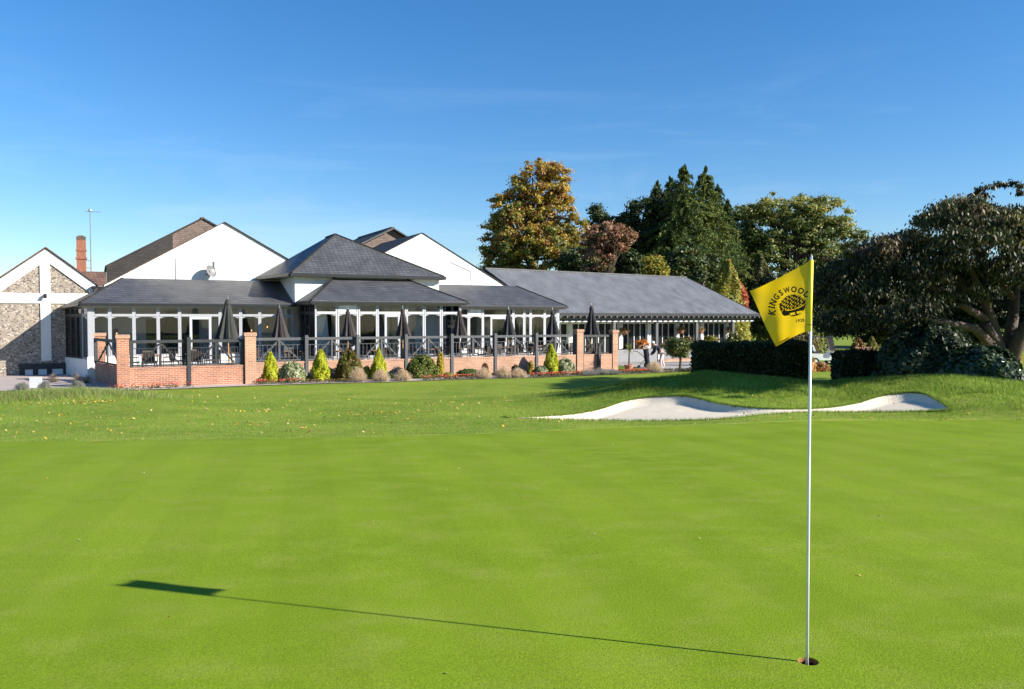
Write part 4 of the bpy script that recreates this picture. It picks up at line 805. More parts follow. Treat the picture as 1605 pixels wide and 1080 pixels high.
# ---- near spreading tree
def near_tree():
    Zc=31.;bx,by,bz=gpt(1566,Zc);o=thing('spreading_tree','large dark spreading tree with drooping leaves leaning over the laurel bush at right','tree',(bx,by,bz))
    tx=[1285,1310,1345,1385,1430,1442,1480,1510,1540,1562,1605,1700,1800];ty=[405,378,372,360,352,330,303,297,305,313,312,312,345]
    bxx=[1285,1330,1380,1430,1480,1520,1560,1605,1800];byy=[530,532,518,508,498,488,470,462,475]
    cl=[]
    for _ in range(2600):
        px=random.uniform(1290,1800);t0=np.interp(px,tx,ty);b0=np.interp(px,bxx,byy);r_=random.choice([.25,.35,.5,.7])*random.uniform(.8,1.2);rp=r_/Zc*FPX
        if b0-t0<rp*1.6: continue
        q=random.random()**1.25;y=t0+rp*.75+(b0-t0-rp*1.5)*q
        dep=math.sqrt(max(0,1-((px-1545)/280)**2))*4.2+.6
        Z=Zc+random.uniform(-dep,dep)*(1-.35*(1-q))
        if px<1330 and y<400: continue
        P=at(px,y,Z);cl.append((P.x,P.y,P.z,r_*random.uniform(.7,1)))
        if len(cl)>=660: break
    for px,y in[(1528,300),(1535,292),(1548,288),(1562,284),(1575,283),(1590,281),(1598,286),(1545,300),(1600,296)]:
        P=at(px,y+4,Zc+.5);cl.append((P.x,P.y,P.z,.22))
    n=175000;P,ix,d=clump_pts(cl,n,.1)
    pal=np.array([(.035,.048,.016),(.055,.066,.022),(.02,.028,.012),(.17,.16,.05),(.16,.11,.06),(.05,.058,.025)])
    cls=np.array([random.choice([0,1,3,1,3,4]) if c[2]>4.3 and random.random()<.7 else random.choice([0,1,2,0,1]) if c[2]>1.82 else random.choice([2,0,2,1]) for c in cl]);cc=np.array(cl);lefty=(cc[:,0]<14.2)&(cc[:,2]>4.0);cls=np.where(lefty&(RNG.random(len(cl))<.6),4,cls)  # highlights and shade put into leaf colour: lighter top clumps, darker low ones
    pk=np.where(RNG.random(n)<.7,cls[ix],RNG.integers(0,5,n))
    dr=np.stack([RNG.normal(0,.35,n),RNG.normal(0,.35,n),-RNG.uniform(.5,1,n)],-1);dr/=np.linalg.norm(dr,axis=1)[:,None]
    sd_=np.cross(dr,RNG.normal(0,1,(n,3)));sd_/=np.linalg.norm(sd_,axis=1)[:,None];s=RNG.uniform(.10,.19,n)[:,None]
    V=np.stack([P,P+dr*s*.5-sd_*s*.22,P+dr*s*1.1,P+dr*s*.5+sd_*s*.22],1).reshape(-1,3)
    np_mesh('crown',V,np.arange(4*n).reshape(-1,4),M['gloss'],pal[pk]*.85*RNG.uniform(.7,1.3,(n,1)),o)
    b=MB()
    def T(pts,r): b.tube([at(px,y,Z) for px,y,Z in pts],r,9)
    T([(1570,610,31),(1566,545,31),(1553,500,31),(1541,465,30.8),(1520,420,30.5),(1500,370,30)],[.3,.23,.19,.15,.10,.04])
    T([(1566,610,31.2),(1578,545,31.2),(1588,500,31.5),(1592,455,31.8),(1600,400,32),(1610,350,32)],[.3,.24,.19,.14,.09,.04])
    T([(1572,590,31),(1600,525,30.8),(1625,490,30.5),(1680,450,30)],[.3,.26,.2,.1])
    T([(1566,540,31),(1553,525,30.8),(1545,508,30.6)],[.2,.2,.17])
    b.build('trunk',M['barkpale'],o,smooth=True);b=MB()
    T([(1562,548,31),(1528,515,30.5),(1480,505,30),(1440,497,29.6),(1405,500,29.3),(1375,492,29),(1340,480,29)],[.2,.16,.14,.12,.09,.07,.03])
    T([(1545,500,31),(1510,480,30.5),(1470,455,30),(1420,430,30),(1370,415,30)],[.16,.12,.1,.07,.03])
    T([(1440,497,29.6),(1410,470,29.5),(1380,450,29.5)],[.1,.07,.03]);T([(1590,470,31.6),(1560,430,32),(1530,380,32.5)],[.12,.08,.03])
    T([(1500,370,30),(1520,320,30.6),(1545,293,31.4),(1598,284,31.5)],[.05,.03,.02,.01]);T([(1520,420,30.5),(1560,380,30),(1590,340,30)],[.09,.06,.03]);T([(1541,465,30.8),(1500,440,31.5),(1450,400,32),(1400,380,32)],[.11,.08,.05,.03])
    b.build('limbs',M['barkpale'],o,smooth=True)
near_tree()
tree('large_tree','tall tree standing just outside the right edge of the view',(20.6,19.0,gz(20.6,19.0)),[(Vector((20.6,19.4,7.0)),3.6,1.9,1.7)],22,.7,7000,.16,DK,.2)
# ---- hedges and bushes (dark leafy masses)
def box_pts(n,x0,x1,y0,y1,z0f,z1,yaw=0,bul=.06):
    "points on the faces of a block whose foot follows the ground"
    A=[(x1-x0)*2.0,(x1-x0)*2.0,(y1-y0)*2,(y1-y0)*2,(x1-x0)*(y1-y0)];A=np.array(A)/sum(A);f=RNG.choice(5,n,p=A);u=RNG.random(n);v=RNG.random(n);j=RNG.normal(0,bul,n)
    X=np.where(f==0,x0+(x1-x0)*u,np.where(f==1,x0+(x1-x0)*u,np.where(f==2,x0+j,np.where(f==3,x1+j,x0+(x1-x0)*u))))
    Y=np.where(f==0,y0+j,np.where(f==1,y1+j,y0+(y1-y0)*np.where(f==4,v,u)))
    zg=hgt(X,Y);zt=z1(X) if callable(z1) else z1
    Z=np.where(f==4,zt+j,zg+(zt-zg)*v);return np.stack([X,Y,Z],-1)
def hedge(label,pxa,pxb,yt,Z,dep,n,pal,zf=None):
    a=at(pxa,yt,Z);c=at(pxb,yt,Z);x0,x1=a.x,c.x;zt=a.z;o=thing('hedge',label,'hedge',((x0+x1)/2,Z+dep/2,gz((x0+x1)/2,Z)),WF,'clipped hedges behind the bunker')
    top=(lambda X:zt+.035*np.sin(X*1.3)+.03*np.sin(X*3.7)+(zf(X) if zf else 0))
    P=box_pts(n,x0,x1,Z,Z+dep,None,top);V,F,C=leaves(P,.055,pal,.6,.4,None,.25);np_mesh('foliage',V,F,M['leaf'],C,o)
    xs_=np.linspace(x0+.07,x1-.07,30);b=MB()
    for i in range(29):
        xa,xb=xs_[i],xs_[i+1];za,zb_=float(top(xa))-.07,float(top(xb))-.07;g=gz(xa,Z)-.3
        b.add([(xa,Z+.07,g),(xb,Z+.07,g),(xb,Z+dep-.07,g),(xa,Z+dep-.07,g),(xa,Z+.07,za),(xb,Z+.07,zb_),(xb,Z+dep-.07,zb_),(xa,Z+dep-.07,za)],[(4,5,6,7),(0,1,5,4),(2,3,7,6)]+([(3,0,4,7)] if i==0 else [])+([(1,2,6,5)] if i==28 else []))
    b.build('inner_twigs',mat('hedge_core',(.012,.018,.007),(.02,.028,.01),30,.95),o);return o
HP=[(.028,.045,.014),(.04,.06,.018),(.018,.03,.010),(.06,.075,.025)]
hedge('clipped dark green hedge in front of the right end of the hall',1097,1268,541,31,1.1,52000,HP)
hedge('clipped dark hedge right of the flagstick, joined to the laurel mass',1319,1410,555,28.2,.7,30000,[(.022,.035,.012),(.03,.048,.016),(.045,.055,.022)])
def bush(name,label,px,ytop,ybot,wpx,Z,n,pal,size,ry=None,matn='leaf',cat='bush',group=None,flat=1.0,g=None,jag=.08,pk=None,aspect=.6,zb=None):
    top=at(px,ytop,Z);g=g or gpt(px,Z);zb=g[2] if zb is None else zb;rad=wpx/2/FPX*Z;ry=ry or rad;H=top.z-zb;o=thing(name,label,cat,(g[0],g[1],zb),WF,group)
    d=RNG.normal(0,1,(n,3));d[:,2]=np.abs(d[:,2])*1.0;d/=np.linalg.norm(d,axis=1)[:,None];th_=np.arctan2(d[:,1],d[:,0])
    r_=(.80+.22*RNG.random(n))*(1+jag*np.sin(th_*4+d[:,2]*5+px)+jag*.6*np.sin(th_*9-d[:,2]*7))
    P=np.stack([g[0]+d[:,0]*rad*r_*flat,g[1]+d[:,1]*ry*r_,zb+np.abs(d[:,2])**.8*H*r_*.97],-1)
    V,F,C=leaves(P,size,pal,aspect,.4,d,.22,None if pk is None else pk(th_,d));parts=[(V,F,C)]
    m=14;k=7;A_=np.linspace(0,2*np.pi,m,endpoint=False);VV=[];
    for i in range(k):
        e=i/(k-1)*np.pi/2*.98
        for a in A_: VV.append((g[0]+math.cos(a)*math.cos(e)*rad*.76,g[1]+math.sin(a)*math.cos(e)*ry*.76,zb-.05+math.sin(e)*H*.8))
    FF=[(i*m+j,i*m+(j+1)%m,(i+1)*m+(j+1)%m,(i+1)*m+j) for i in range(k-1) for j in range(m)]
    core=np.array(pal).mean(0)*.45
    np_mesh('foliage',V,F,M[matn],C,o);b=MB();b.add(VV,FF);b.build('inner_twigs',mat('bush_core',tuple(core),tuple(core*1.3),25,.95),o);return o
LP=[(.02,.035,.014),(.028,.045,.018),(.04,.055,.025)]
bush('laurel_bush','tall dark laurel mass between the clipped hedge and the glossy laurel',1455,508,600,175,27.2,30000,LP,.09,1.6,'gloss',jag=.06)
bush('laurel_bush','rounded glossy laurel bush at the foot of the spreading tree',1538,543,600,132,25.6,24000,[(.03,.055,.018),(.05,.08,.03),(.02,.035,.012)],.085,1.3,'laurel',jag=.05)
bush('beech_bush','orange brown bush seen right of the spreading trunk',1588,530,600,26,34,1500,[(.4,.12,.04),(.3,.09,.03)],.09)
# border shrubs along the terrace
def Bz(px,t,y=560):
    "ground point on the line t of the border"
    r=at(px,y,1)-Vector((0,0,HC));O2=BF.o+BF.p*t;k=(O2-Vector((0,0,HC))).dot(BF.p)/r.dot(BF.p);P=Vector((0,0,HC))+r*k;return P.y
CH=[(.44,.46,.02),(.34,.40,.02),(.52,.52,.03)]
for px,yt,wp,lb,sh in[(423,552,20,'slim chartreuse conifer, first from the left in the border',.8),(502,548,24,'plump chartreuse conifer between the cream edged bush and the bronze dome',.9),(593,545,25,'pointed chartreuse conifer right of the bronze dome',1.3),(864,540,21,'chartreuse conifer near the right pillar of the long wall',.95)]:
    Z=Bz(px,-1.15);g=gpt(px,Z);cone_plant('golden_conifer',lb,px,yt,0,wp,Z,7000,CH,.045,None,'shrub',g,'golden conifers along the terrace wall',sh)
VAR=[(.45,.46,.28),(.20,.27,.10),(.55,.54,.36),(.13,.18,.06)]
for px,yt,wp,lb in[(457,567,42,'cream edged round bush right of the first golden conifer'),(886,562,31,'cream edged round bush right of the last golden conifer'),(848,574,24,'small low cream edged bush left of the last golden conifer')]:
    Z=Bz(px,-1.1);bush('variegated_bush',lb,px,yt,600,wp,Z,6500,VAR,.04,matn='leaf',cat='shrub',group='cream variegated bushes in the border')
Z=Bz(547,-1.2);bush('bronze_shrub','dome shrub, olive green turning brown, in the left border',547,551,600,42,Z,8000,[(.13,.14,.02),(.20,.17,.03),(.20,.10,.04),(.09,.11,.02)],.045,cat='shrub')
Z=Bz(663,-1.3);bush('green_shrub','largest round green shrub at the middle of the long wall',661,558,600,52,Z,9000,[(.09,.14,.02),(.16,.19,.03),(.06,.10,.02),(.24,.22,.04)],.055,cat='shrub')
for px,yt,wp,lb,pal in[(690,552,12,'thin yellow leaved shrub against the long wall',[(.5,.38,.04),(.4,.33,.05)]),(574,574,14,'yellow shrub at the left foot of the pointed golden conifer',[(.45,.38,.03),(.3,.3,.03)]),(832,567,11,'yellow shrub beside the small low bush',[(.5,.35,.08),(.35,.3,.05)]),(735,578,40,'low leafy green plant below the middle of the railing',[(.07,.12,.03),(.13,.17,.04)]),(612,586,22,'small dark green plant between tan grasses',[(.05,.09,.03),(.09,.13,.04)]),(785,583,30,'low mixed green plant between tan grasses to the right',[(.10,.13,.04),(.2,.16,.07)]),(580,586,26,'low dull green plant between the first two tan grasses',[(.09,.12,.05),(.16,.17,.08)]),(640,584,22,'low red tinged plant left of the largest green shrub',[(.22,.12,.06),(.12,.14,.04)]),(702,584,20,'straggly yellow green plant right of the thin yellow shrub',[(.34,.32,.06),(.2,.22,.05)]),(760,570,12,'slender brown stemmed plant against the long wall',[(.28,.15,.06),(.12,.10,.04)]),(808,572,13,'slender dark plant against the long wall further right',[(.16,.10,.05),(.08,.10,.03)]),(530,588,24,'low green plant left of the bronze dome shrub',[(.08,.12,.03),(.15,.18,.05)]),(478,588,20,'low green plant right of the cream edged bush',[(.10,.15,.04),(.18,.2,.06)])]:
    Z=Bz(px,-.9);bush('border_plant',lb,px,yt,600,wp,Z,1800,pal,.05,cat='plant',group='small plants in the border')
# ornamental grasses
def orn_grass(label,px,ytop,Z,wpx,plume=(.66,.52,.36),tuft=(.27,.33,.33),n=420,group='tan ornamental grasses',ph=1.0):
    g=gpt(px,Z);H=at(px,ytop,Z).z-g[2];rad=wpx/2/FPX*Z;o=thing('ornamental_grass',label,'ornamental grass',g,WF,group)
    def mk(n_,h0,h1,spread,wd,c):
        a=RNG.uniform(0,6.283,n_);q=RNG.random(n_)**.6;h=RNG.uniform(h0,h1,n_);B=np.stack([g[0]+.06*np.cos(a),g[1]+.06*np.sin(a),np.full(n_,g[2]-.02)],-1)
        h=h*(1-.5*q*q);T=np.stack([g[0]+np.cos(a)*spread*q,g[1]+np.sin(a)*spread*q,g[2]+h],-1);Mi=(B+T)/2+np.array([0,0,1])*(h*.12)[:,None];W=np.stack([-np.sin(a),np.cos(a),0*a],-1)*wd
        V=np.stack([B-W*.6,B+W*.6,Mi+W,T+W*.5,T-W*.5,Mi-W],1).reshape(-1,3);i=np.arange(n_)[:,None]*6
        F=np.vstack([i+np.array([[0,1,2,5]]),i+np.array([[5,2,3,4]])]);C=np.array(c)*RNG.uniform(.7,1.3,(n_,1));return V,F,np.vstack([C,C]),T
    V,F,C,_=mk(n*2,H*.25,H*.45,rad*1.0,.008,tuft);np_mesh('blades',V,F,M['grassb'],C,o)
    V,F,C,T=mk(n,H*.6,H*1.1,rad*1.05,.0035,plume)
    P=np.repeat(T,12,0)+RNG.normal(0,.03,(len(T)*12,3))+np.array([0,0,-1])*RNG.uniform(0,.4*H*ph,(len(T)*12,1));V2,F2_,C2=leaves(P,.018,[plume],.4,.2,None,.25)
    V3,F3,C3=merge([(V,F,C),(V2,F2_,C2)]);np_mesh('plumes',V3,F3,M['grassb'],C3,o)
def ledge(px): # world depth of the lawn edge under a pixel column
    return float(np.interp(px,[0,100,190,300,400,500,600,700,850,950,1020,1080],[30.33,30.33,30.63,32.0,33.5,34.6,35.3,36.75,38.57,40.57,42.21,43.2]))
for px,yt,lb in[(561,576,'tan plumed grass in front of the bronze dome shrub'),(597,579,'tan plumed grass in front of the pointed golden conifer'),(631,578,'tan plumed grass left of the largest green shrub'),(757,576,'tan plumed grass below the middle of the long railing'),(789,574,'tan plumed grass just right of the middle one'),(812,577,'tan plumed grass left of the last golden conifer'),(1026,566,'tan plumed grass in front of the golfer')]:
    orn_grass(lb,px,yt,ledge(px)+.35,26)
for px,yt,w_,lb in[(920,580,30,'blue grey grass clump at the foot of the right wall, left one'),(940,577,28,'blue grey grass clump at the foot of the right wall, middle one'),(958,579,28,'blue grey grass clump at the foot of the last pillar'),(32,600,18,'low blue grey clump left of the white board'),(68,598,18,'low clump with yellow flowers right of the white board'),(120,597,20,'low blue grey clump in front of the glazed corner')]:
    orn_grass(lb,px,yt,ledge(px)+.3,w_,(.30,.30,.26),(.17,.21,.22),200,'blue grey grass clumps on the lawn edge',.4)
for px,yt,lb in[(82,584,'dry wispy grass in front of the black timber base'),(118,584,'dry wispy grass left of the shaded brick wall'),(134,588,'dry wispy grass against the shaded brick wall')]:
    orn_grass(lb,px,yt,35.2 if px<100 else 34.6,16,(.35,.27,.19),(.22,.2,.14),60,'dry wispy grasses by the forecourt')
# red bedding flowers, kept as border masses
def flowers(label,px0,px1,n,dz=.25,pal=((.55,.05,.06),(.6,.12,.12),(.5,.2,.05))):
    P=[];Q=[]
    for _ in range(n):
        px=random.uniform(px0,px1);Z=ledge(px)+random.uniform(.05,.5);q=at(px,500,Z);z=gz(q.x,q.y)
        for _ in range(7): P.append((q.x+random.gauss(0,.08),q.y+random.gauss(0,.08),z+random.uniform(.02,.16)))
        if random.random()<.75:
            for _ in range(4): Q.append((q.x+random.gauss(0,.05),q.y+random.gauss(0,.05),z+random.uniform(.14,dz)))
    a=leaves(np.array(P),.035,[(.06,.09,.03),(.10,.12,.04),(.12,.08,.04)],.6);b_=leaves(np.array(Q),.03,pal,.8);V,F,C=merge([a,b_])
    tag(np_mesh('flower_bedding',V,F,M['petal'],C),label,'flower bed',kind='stuff')
flowers('sparse red bedding flowers in front of the left brick wall',160,300,50)
flowers('red and orange bedding flowers below the first bushes',398,475,70)
flowers('green and dark bedding plants left of the middle path',475,545,60,.18,((.2,.18,.04),(.25,.1,.05)))
flowers('pink red bedding flowers below the middle of the long wall',660,745,80)
flowers('dense red bedding flowers near the right pillars',832,912,150)
flowers('scarlet bedding flowers in front of the patio',968,1016,110)
flowers('dark low planting under the ball shaped tree',1030,1100,110,.2,((.05,.07,.03),(.08,.06,.04)))
# clipped ball tree, palm, pots
def balltree():
    Z=45.0;g=gpt(1066,Z);o=thing('ball_tree','small lollipop tree with a round green head in front of the hall','tree',g)
    cl=subclumps([E_(1065,526,563,50,Z)],60,.24);P,ix,d=clump_pts(cl,14000,.2);V,F,C=leaves(P,.055,[(.08,.12,.025),(.13,.16,.03),(.05,.08,.02),(.20,.17,.05)],.55,.3,d);np_mesh('crown',V,F,M['leaf'],C,o)
    b=MB();t=at(1066,552,Z);b.tube([Vector(g)-Vector((0,0,.1)),Vector((t.x+.03,t.y,(g[2]+t.z)/2)),t],[.085,.07,.06],8)
    for k in range(6): b.tube([t,t+Vector((random.uniform(-.4,.4),random.uniform(-.3,.3),random.uniform(.2,.7)))],[.04,.015],5)
    b.build('trunk',M['bark'],o)
balltree()
def pot(parent_label,px,Z,r,h,name='potted_palm',cat='potted palm'):
    g=gpt(px,Z);o=thing(name,parent_label,cat,g);b=MB();b.lathe(g,[(r*.72,0),(r*.95,h*.8),(r*1.08,h*.82),(r*1.08,h),(r*.9,h),(r*.88,h*.9)],16);b.build('pot',M['terracotta'],o,smooth=False);return o,g
o,g=pot('spiky palm in a terracotta pot at the patio corner',986,43.4,.24,.38)
b=MB();b.tube([(g[0],g[1],g[2]+.3),(g[0]+.02,g[1],g[2]+1.15)],[.05,.035],7);b.build('stem',M['bark'],o)
Vs=[];Fs=[];Cs=[];n=0
for k in range(46):
    a=random.uniform(0,6.283);e=random.uniform(-.1,1.5);c=Vector((g[0]+.02,g[1],g[2]+1.1+random.uniform(-.08,.08)));Lf=random.uniform(.5,.75);W_=Vector((-math.sin(a),math.cos(a),0))*.02
    pr=None
    for j in range(5):
        q=j/4;p=c+Vector((math.cos(a)*math.cos(e)*q*Lf,math.sin(a)*math.cos(e)*q*Lf,math.sin(e)*q*Lf-.35*q*q*Lf));w_=W_*(1-q*.8);Vs+=[tuple(p-w_),tuple(p+w_)]
        if j: Fs.append((n-2,n-1,n+1,n));Cs.append([(.22,.26,.04),(.30,.32,.06),(.13,.18,.03)][k%3])
        n+=2
np_mesh('fronds',np.array(Vs),np.array(Fs),M['leaf'],np.array(Cs),o)
# plants standing behind the screens and hanging baskets (hall frame)
for s_,z_,r_,lb,pal,nm in[(7.6,.05,.42,'orange leaved potted shrub above the grey screen behind the golfer',[(.62,.24,.05),(.7,.32,.08),(.5,.16,.04)],'orange_shrub'),(10.0,-.1,.36,'pale buff grass head right of the second verandah post',[(.5,.36,.24),(.42,.3,.2)],'buff_shrub'),(13.4,-.05,.3,'buff grass head by the third verandah post',[(.5,.34,.2),(.42,.3,.12)],'buff_shrub'),(14.9,.1,.5,'yellow green shrub behind the clipped hedge end',[(.18,.19,.03),(.26,.24,.05)],'green_shrub'),(12.2,.2,.25,'small yellow green plant near the fifth column',[(.3,.28,.05),(.2,.12,.04)],'green_plant')]:
    o=thing(nm,lb,'shrub',(s_,.75,zF),HF);loc=(s_,.75,z_);cl=subclumps([(Vector(loc),r_,r_,r_*1.15)],10,r_*.5);P,ix,d=clump_pts(cl,1500,.3);V,F,C=leaves(P,.07,pal,.6,.3,d);np_mesh('foliage',V,F,M['leaf'],C,o)
    b=MB();b.lathe((s_,.75,zF),[(.2,0),(.27,.35),(.22,.35)],12);b.build('pot',M['terracotta'],o);b=MB();b.tube([(s_,.75,zF+.3),(s_,.75,z_)],.03,6);b.build('stem',M['bark'],o)
for s_,lb in[(6.57,'hanging basket on the second white column'),(12.47,'hanging basket on the fourth white column'),(13.4,'flower basket hung under the verandah beam'),(18.2,'hanging basket on the last white column')]:
    t_=1.55 if s_!=13.4 else .5;o=thing('hanging_basket',lb,'hanging basket',(s_,t_,.75),HF,'hanging baskets on the hall');b=MB();b.lathe((s_,t_,.62),[(.05,-.02),(.18,.08),(.26,.24),(.27,.28),(.24,.26)],12);b.build('basket',M['terracotta'],o)
    P=RNG.normal(0,1,(260,3))*np.array([.15,.15,.08])+np.array([s_,t_,.95]);V,F,C=leaves(P,.05,[(.5,.25,.15),(.12,.16,.04),(.45,.35,.1)],.7);np_mesh('flowers',V,F,M['petal'],C,o)
    b=MB();[b.tube([(s_+dx,t_,.88),(s_,t_,1.35)],.006,4) for dx in(-.25,.25)];b.tube([(s_,t_,1.35),(s_,t_+(.3 if t_>1 else -.15),1.38)],.012,4);b.build('chain',M['metal'],o)
# patio screens and low wall
for s0,s1,lb in[(4.5,8.34,'grey wind screen panel behind the golfer'),(8.62,12.59,'grey wind screen panel behind the ball tree'),(12.87,16.78,'grey wind screen panel hidden partly by the hedge')]:
    o=thing('wind_screen',lb,'screen',((s0+s1)/2,.05,zF-.2),HF,'grey wind screens between the verandah posts');b=MB();b.box(s0,s1,.10,.13,zF+.05,-.35);b.build('cloth',M['screen'],o)
    b=MB();b.box(s0,s1,.09,.14,-.35,-.31);b.box(s0,s1,.09,.14,zF+.0,zF+.05);b.build('rail',M['metal'],o)
o=thing('brick_wall','low orange brick edging behind the ball tree','wall',(10.8,-.6,-1.4),HF);b=MB();b.box(7.9,14.2,-.75,-.5,-1.6,-1.12);b.build('brickwork',M['brick2'],o);b=MB();b.box(7.88,14.22,-.78,-.47,-1.12,-1.06);b.build('coping',M['brick'],o)
pa=[tuple(HF.w((s,-6,0)))[:2] for s in(-1,5,10,19)];pb=[tuple(HF.w((s,.2,0)))[:2] for s in(-1,5,10,19)]
ribbon('patio','grey slab patio in front of the verandah hall',[(8.2,43.4),(11.5,45.5),(16,49),(22,54)],[tuple(HF.w((s,.2,0)))[:2] for s in(3,7,12,18)],.03,M['slabs'])
# ================================================================ PROPS
def parasol(label,px,ytop,t,r,H,cv,lean=0):
    P=at(px,ytop,1)-Vector((0,0,HC));k=(BF.o+BF.p*t-Vector((0,0,HC))).dot(BF.p)/P.dot(BF.p);W_=Vector((0,0,HC))+P*k;q=BF.loc(W_);s_,zt=q.x,q.z
    o=thing('parasol',label,'parasol',(s_,t,ZT),BF,'closed parasols on the terrace')
    b=MB();b.tube([(s_,t,ZT+.05),(s_,t,zt-.05)],.027,8);b.build('pole',M['wood'],o)
    b=MB();b.lathe((s_,t,ZT),[(.30,0),(.30,.05),(.06,.08),(.045,.35),(.03,.36)],14);b.build('base',M['metal'],o)
    b=MB();b.lathe((s_,t,zt-.08),[(.03,0),(.035,.04),(.012,.08),(.02,.11),(.008,.14)],10);b.build('finial',M['steel'],o)
    b=MB();n=24;vs=[];fs=[]
    prof=[(.05,0),(.20,.08),(.34,.22),(.46,.40),(.62,.6),(.82,.8),(1.0,.97),(.92,1.0),(.3,.96)]
    for i,(rr,zz) in enumerate(prof):
        for k_ in range(n):
            a=2*math.pi*k_/n;f=1+(.20 if k_%3==0 else -.26 if k_%3==1 else -.02)*min(1,rr*1.6);j=.06*math.sin(k_*2.1+px);wob=1+j*rr
            z_=zt-.1-H*(zz+(.03*math.sin(k_*1.7+px) if i in(6,7) else 0));vs.append((s_+r*rr*f*wob*math.cos(a)+lean*zz,t+r*rr*f*wob*math.sin(a),z_))
    for i in range(len(prof)-1):
        for k_ in range(n): fs.append((i*n+k_,i*n+(k_+1)%n,(i+1)*n+(k_+1)%n,(i+1)*n+k_))
    fs.append(tuple(range(n)));b.add(vs,fs);cn=b.build('canopy',M[cv],o)
    b=MB();b.lathe((s_+lean*.05,t,zt-.30),[(r*.34,0),(r*.28,.1),(.07,.2),(.04,.22)],12);b.build('top_vent',M[cv],cn)
parasol('largest closed parasol, dark olive, left of the second brick pillar',357,466,-.4,.44,1.72,'canvas_grn',-.05)
parasol('closed dark brown parasol right of the second brick pillar',438,480,.9,.38,1.42,'canvas_brn',.04)
parasol('closed dark brown parasol in front of the left end of the bay',545,482,1.0,.34,1.32,'canvas_brn',.08)
parasol('closed dark brown parasol in front of the bay door',631,481,1.0,.34,1.36,'canvas_brn',.05)
parasol('closed dark brown parasol at the corner of the bay and right wing',720,484,1.1,.40,1.36,'canvas_brn',.02)
parasol('closed black parasol in front of the right wing door',797,483,1.1,.36,1.36,'canvas_blk',.02)
parasol('closed black parasol at the right end of the glazed right wing',866,484,1.1,.38,1.40,'canvas_blk',.04)
parasol('tall closed black parasol standing before the dark verandah',927,477,1.2,.40,1.62,'canvas_blk',.06)
# tables and chairs
def rootcopy(pr,s_,t_,rz,label,fr=BF):
    c=copy_tree(pr);c.location=fr.w((s_,t_,ZT));c.rotation_euler=(0,0,fr.a+rz);c['label']=label;return c
def mk_chair():
    o=thing('terrace_chair','dark rattan chair','chair',(0,0,0),WF,'dark rattan chairs on the terrace')
    b=MB();b.box(-.24,.24,-.22,.24,.42,.47);b.build('seat',M['wicker'],o)
    b=MB();b.slab([(-.23,.22,.47),(.23,.22,.47),(.22,.30,.90),(-.22,.30,.90)],.035,(0,1,0));b.build('backrest',M['wicker'],o)
    for x in(-.21,.21):
        for y in(-.19,.21): b=MB();b.tube([(x*1.05,y*1.05,0),(x,y,.42)],.016,6);b.build('leg',M['metal'],o)
        b=MB();b.tube([(x*1.12,-.18,.42),(x*1.12,-.18,.64),(x*1.12,.22,.66)],.016,6);b.build('armrest',M['wicker'],o)
    return o
def mk_table(w_=.8):
    o=thing('terrace_table','square slatted table','table',(0,0,0),WF,'square tables on the terrace')
    b=MB()
    for k in range(6): b.box(-w_/2+k*w_/6+.004,-w_/2+(k+1)*w_/6-.004,-w_/2,w_/2,.72,.745)
    b.build('tabletop',mat('orange_table_slats',(.36,.19,.09),(.28,.15,.07),8,.5),o)
    b=MB();b.box(-w_/2+.05,w_/2-.05,-.03,.03,.68,.719);b.box(-.03,.03,-w_/2+.05,-.032,.68,.719);b.box(-.03,.03,.032,w_/2-.05,.68,.719);b.build('frame',M['metal'],o)
    for x in(-1,1):
        for y in(-1,1): b=MB();b.tube([(x*(w_/2-.06),y*(w_/2-.06),0),(x*(w_/2-.06),y*(w_/2-.06),.68)],.018,6);b.build('leg',M['metal'],o)
    return o
chair=mk_chair();table=mk_table()
spots=[(-4.2,.4,'behind the left end of the black railing'),(-2.4,.9,'behind the middle of the black railing'),(1.9,1.3,'right of the second brick pillar'),(.4,3.6,'farther back near the left wing glass'),(4.2,1.15,'before the left window of the bay'),(6.0,1.2,'before the middle windows of the bay'),(8.7,1.2,'right of the bay door'),(11.4,1.3,'at the corner of the bay and right wing'),(13.0,1.3,'left of the right wing door'),(14.9,1.3,'right of the right wing door'),(16.2,3.2,'beside the right end of the glazed wing'),(17.9,1.6,'behind the small black railing panel')]
ft=fc=True
for i,(s_,t_,wh) in enumerate(spots):
    lb='small orange slatted table '+wh
    if ft: table.location=BF.w((s_,t_,ZT));table.rotation_euler=(0,0,BF.a);table['label']=lb;ft=False
    else: rootcopy(table,s_,t_,0,lb)
    for dx,dy,rz,side in[(-.68,.02,math.pi/2,'left'),(.68,-.03,-math.pi/2,'right'),(.05,.68,0,'far'),(-.03,-.68,math.pi,'near')]:
        if t_<1.25 and t_>1 and side=='far' and 3.3<s_<11: continue
        lb='dark rattan chair, %s side of table %s'%(side,wh);jr=random.uniform(-.25,.25)
        if fc: chair.location=BF.w((s_+dx,t_+dy,ZT));chair.rotation_euler=(0,0,BF.a+rz+jr);chair['label']=lb;fc=False
        else: rootcopy(chair,s_+dx+random.uniform(-.06,.06),t_+dy+random.uniform(-.05,.05),rz+jr,lb)
# white board on the forecourt
g=gpt(54,31.4);o=thing('white_board','plain white square board standing on the tarmac at far left','sign',g)
b=MB();b.box(g[0]-.235,g[0]+.235,g[1]-.02,g[1]+.02,g[2]+.06,g[2]+.48);b.build('panel',M['signw'],o)
b=MB();b.box(g[0]-.18,g[0]-.14,g[1]+.021,g[1]+.05,g[2]-.02,g[2]+.4);b.box(g[0]+.14,g[0]+.18,g[1]+.021,g[1]+.05,g[2]-.02,g[2]+.4);b.build('leg',M['metal'],o)
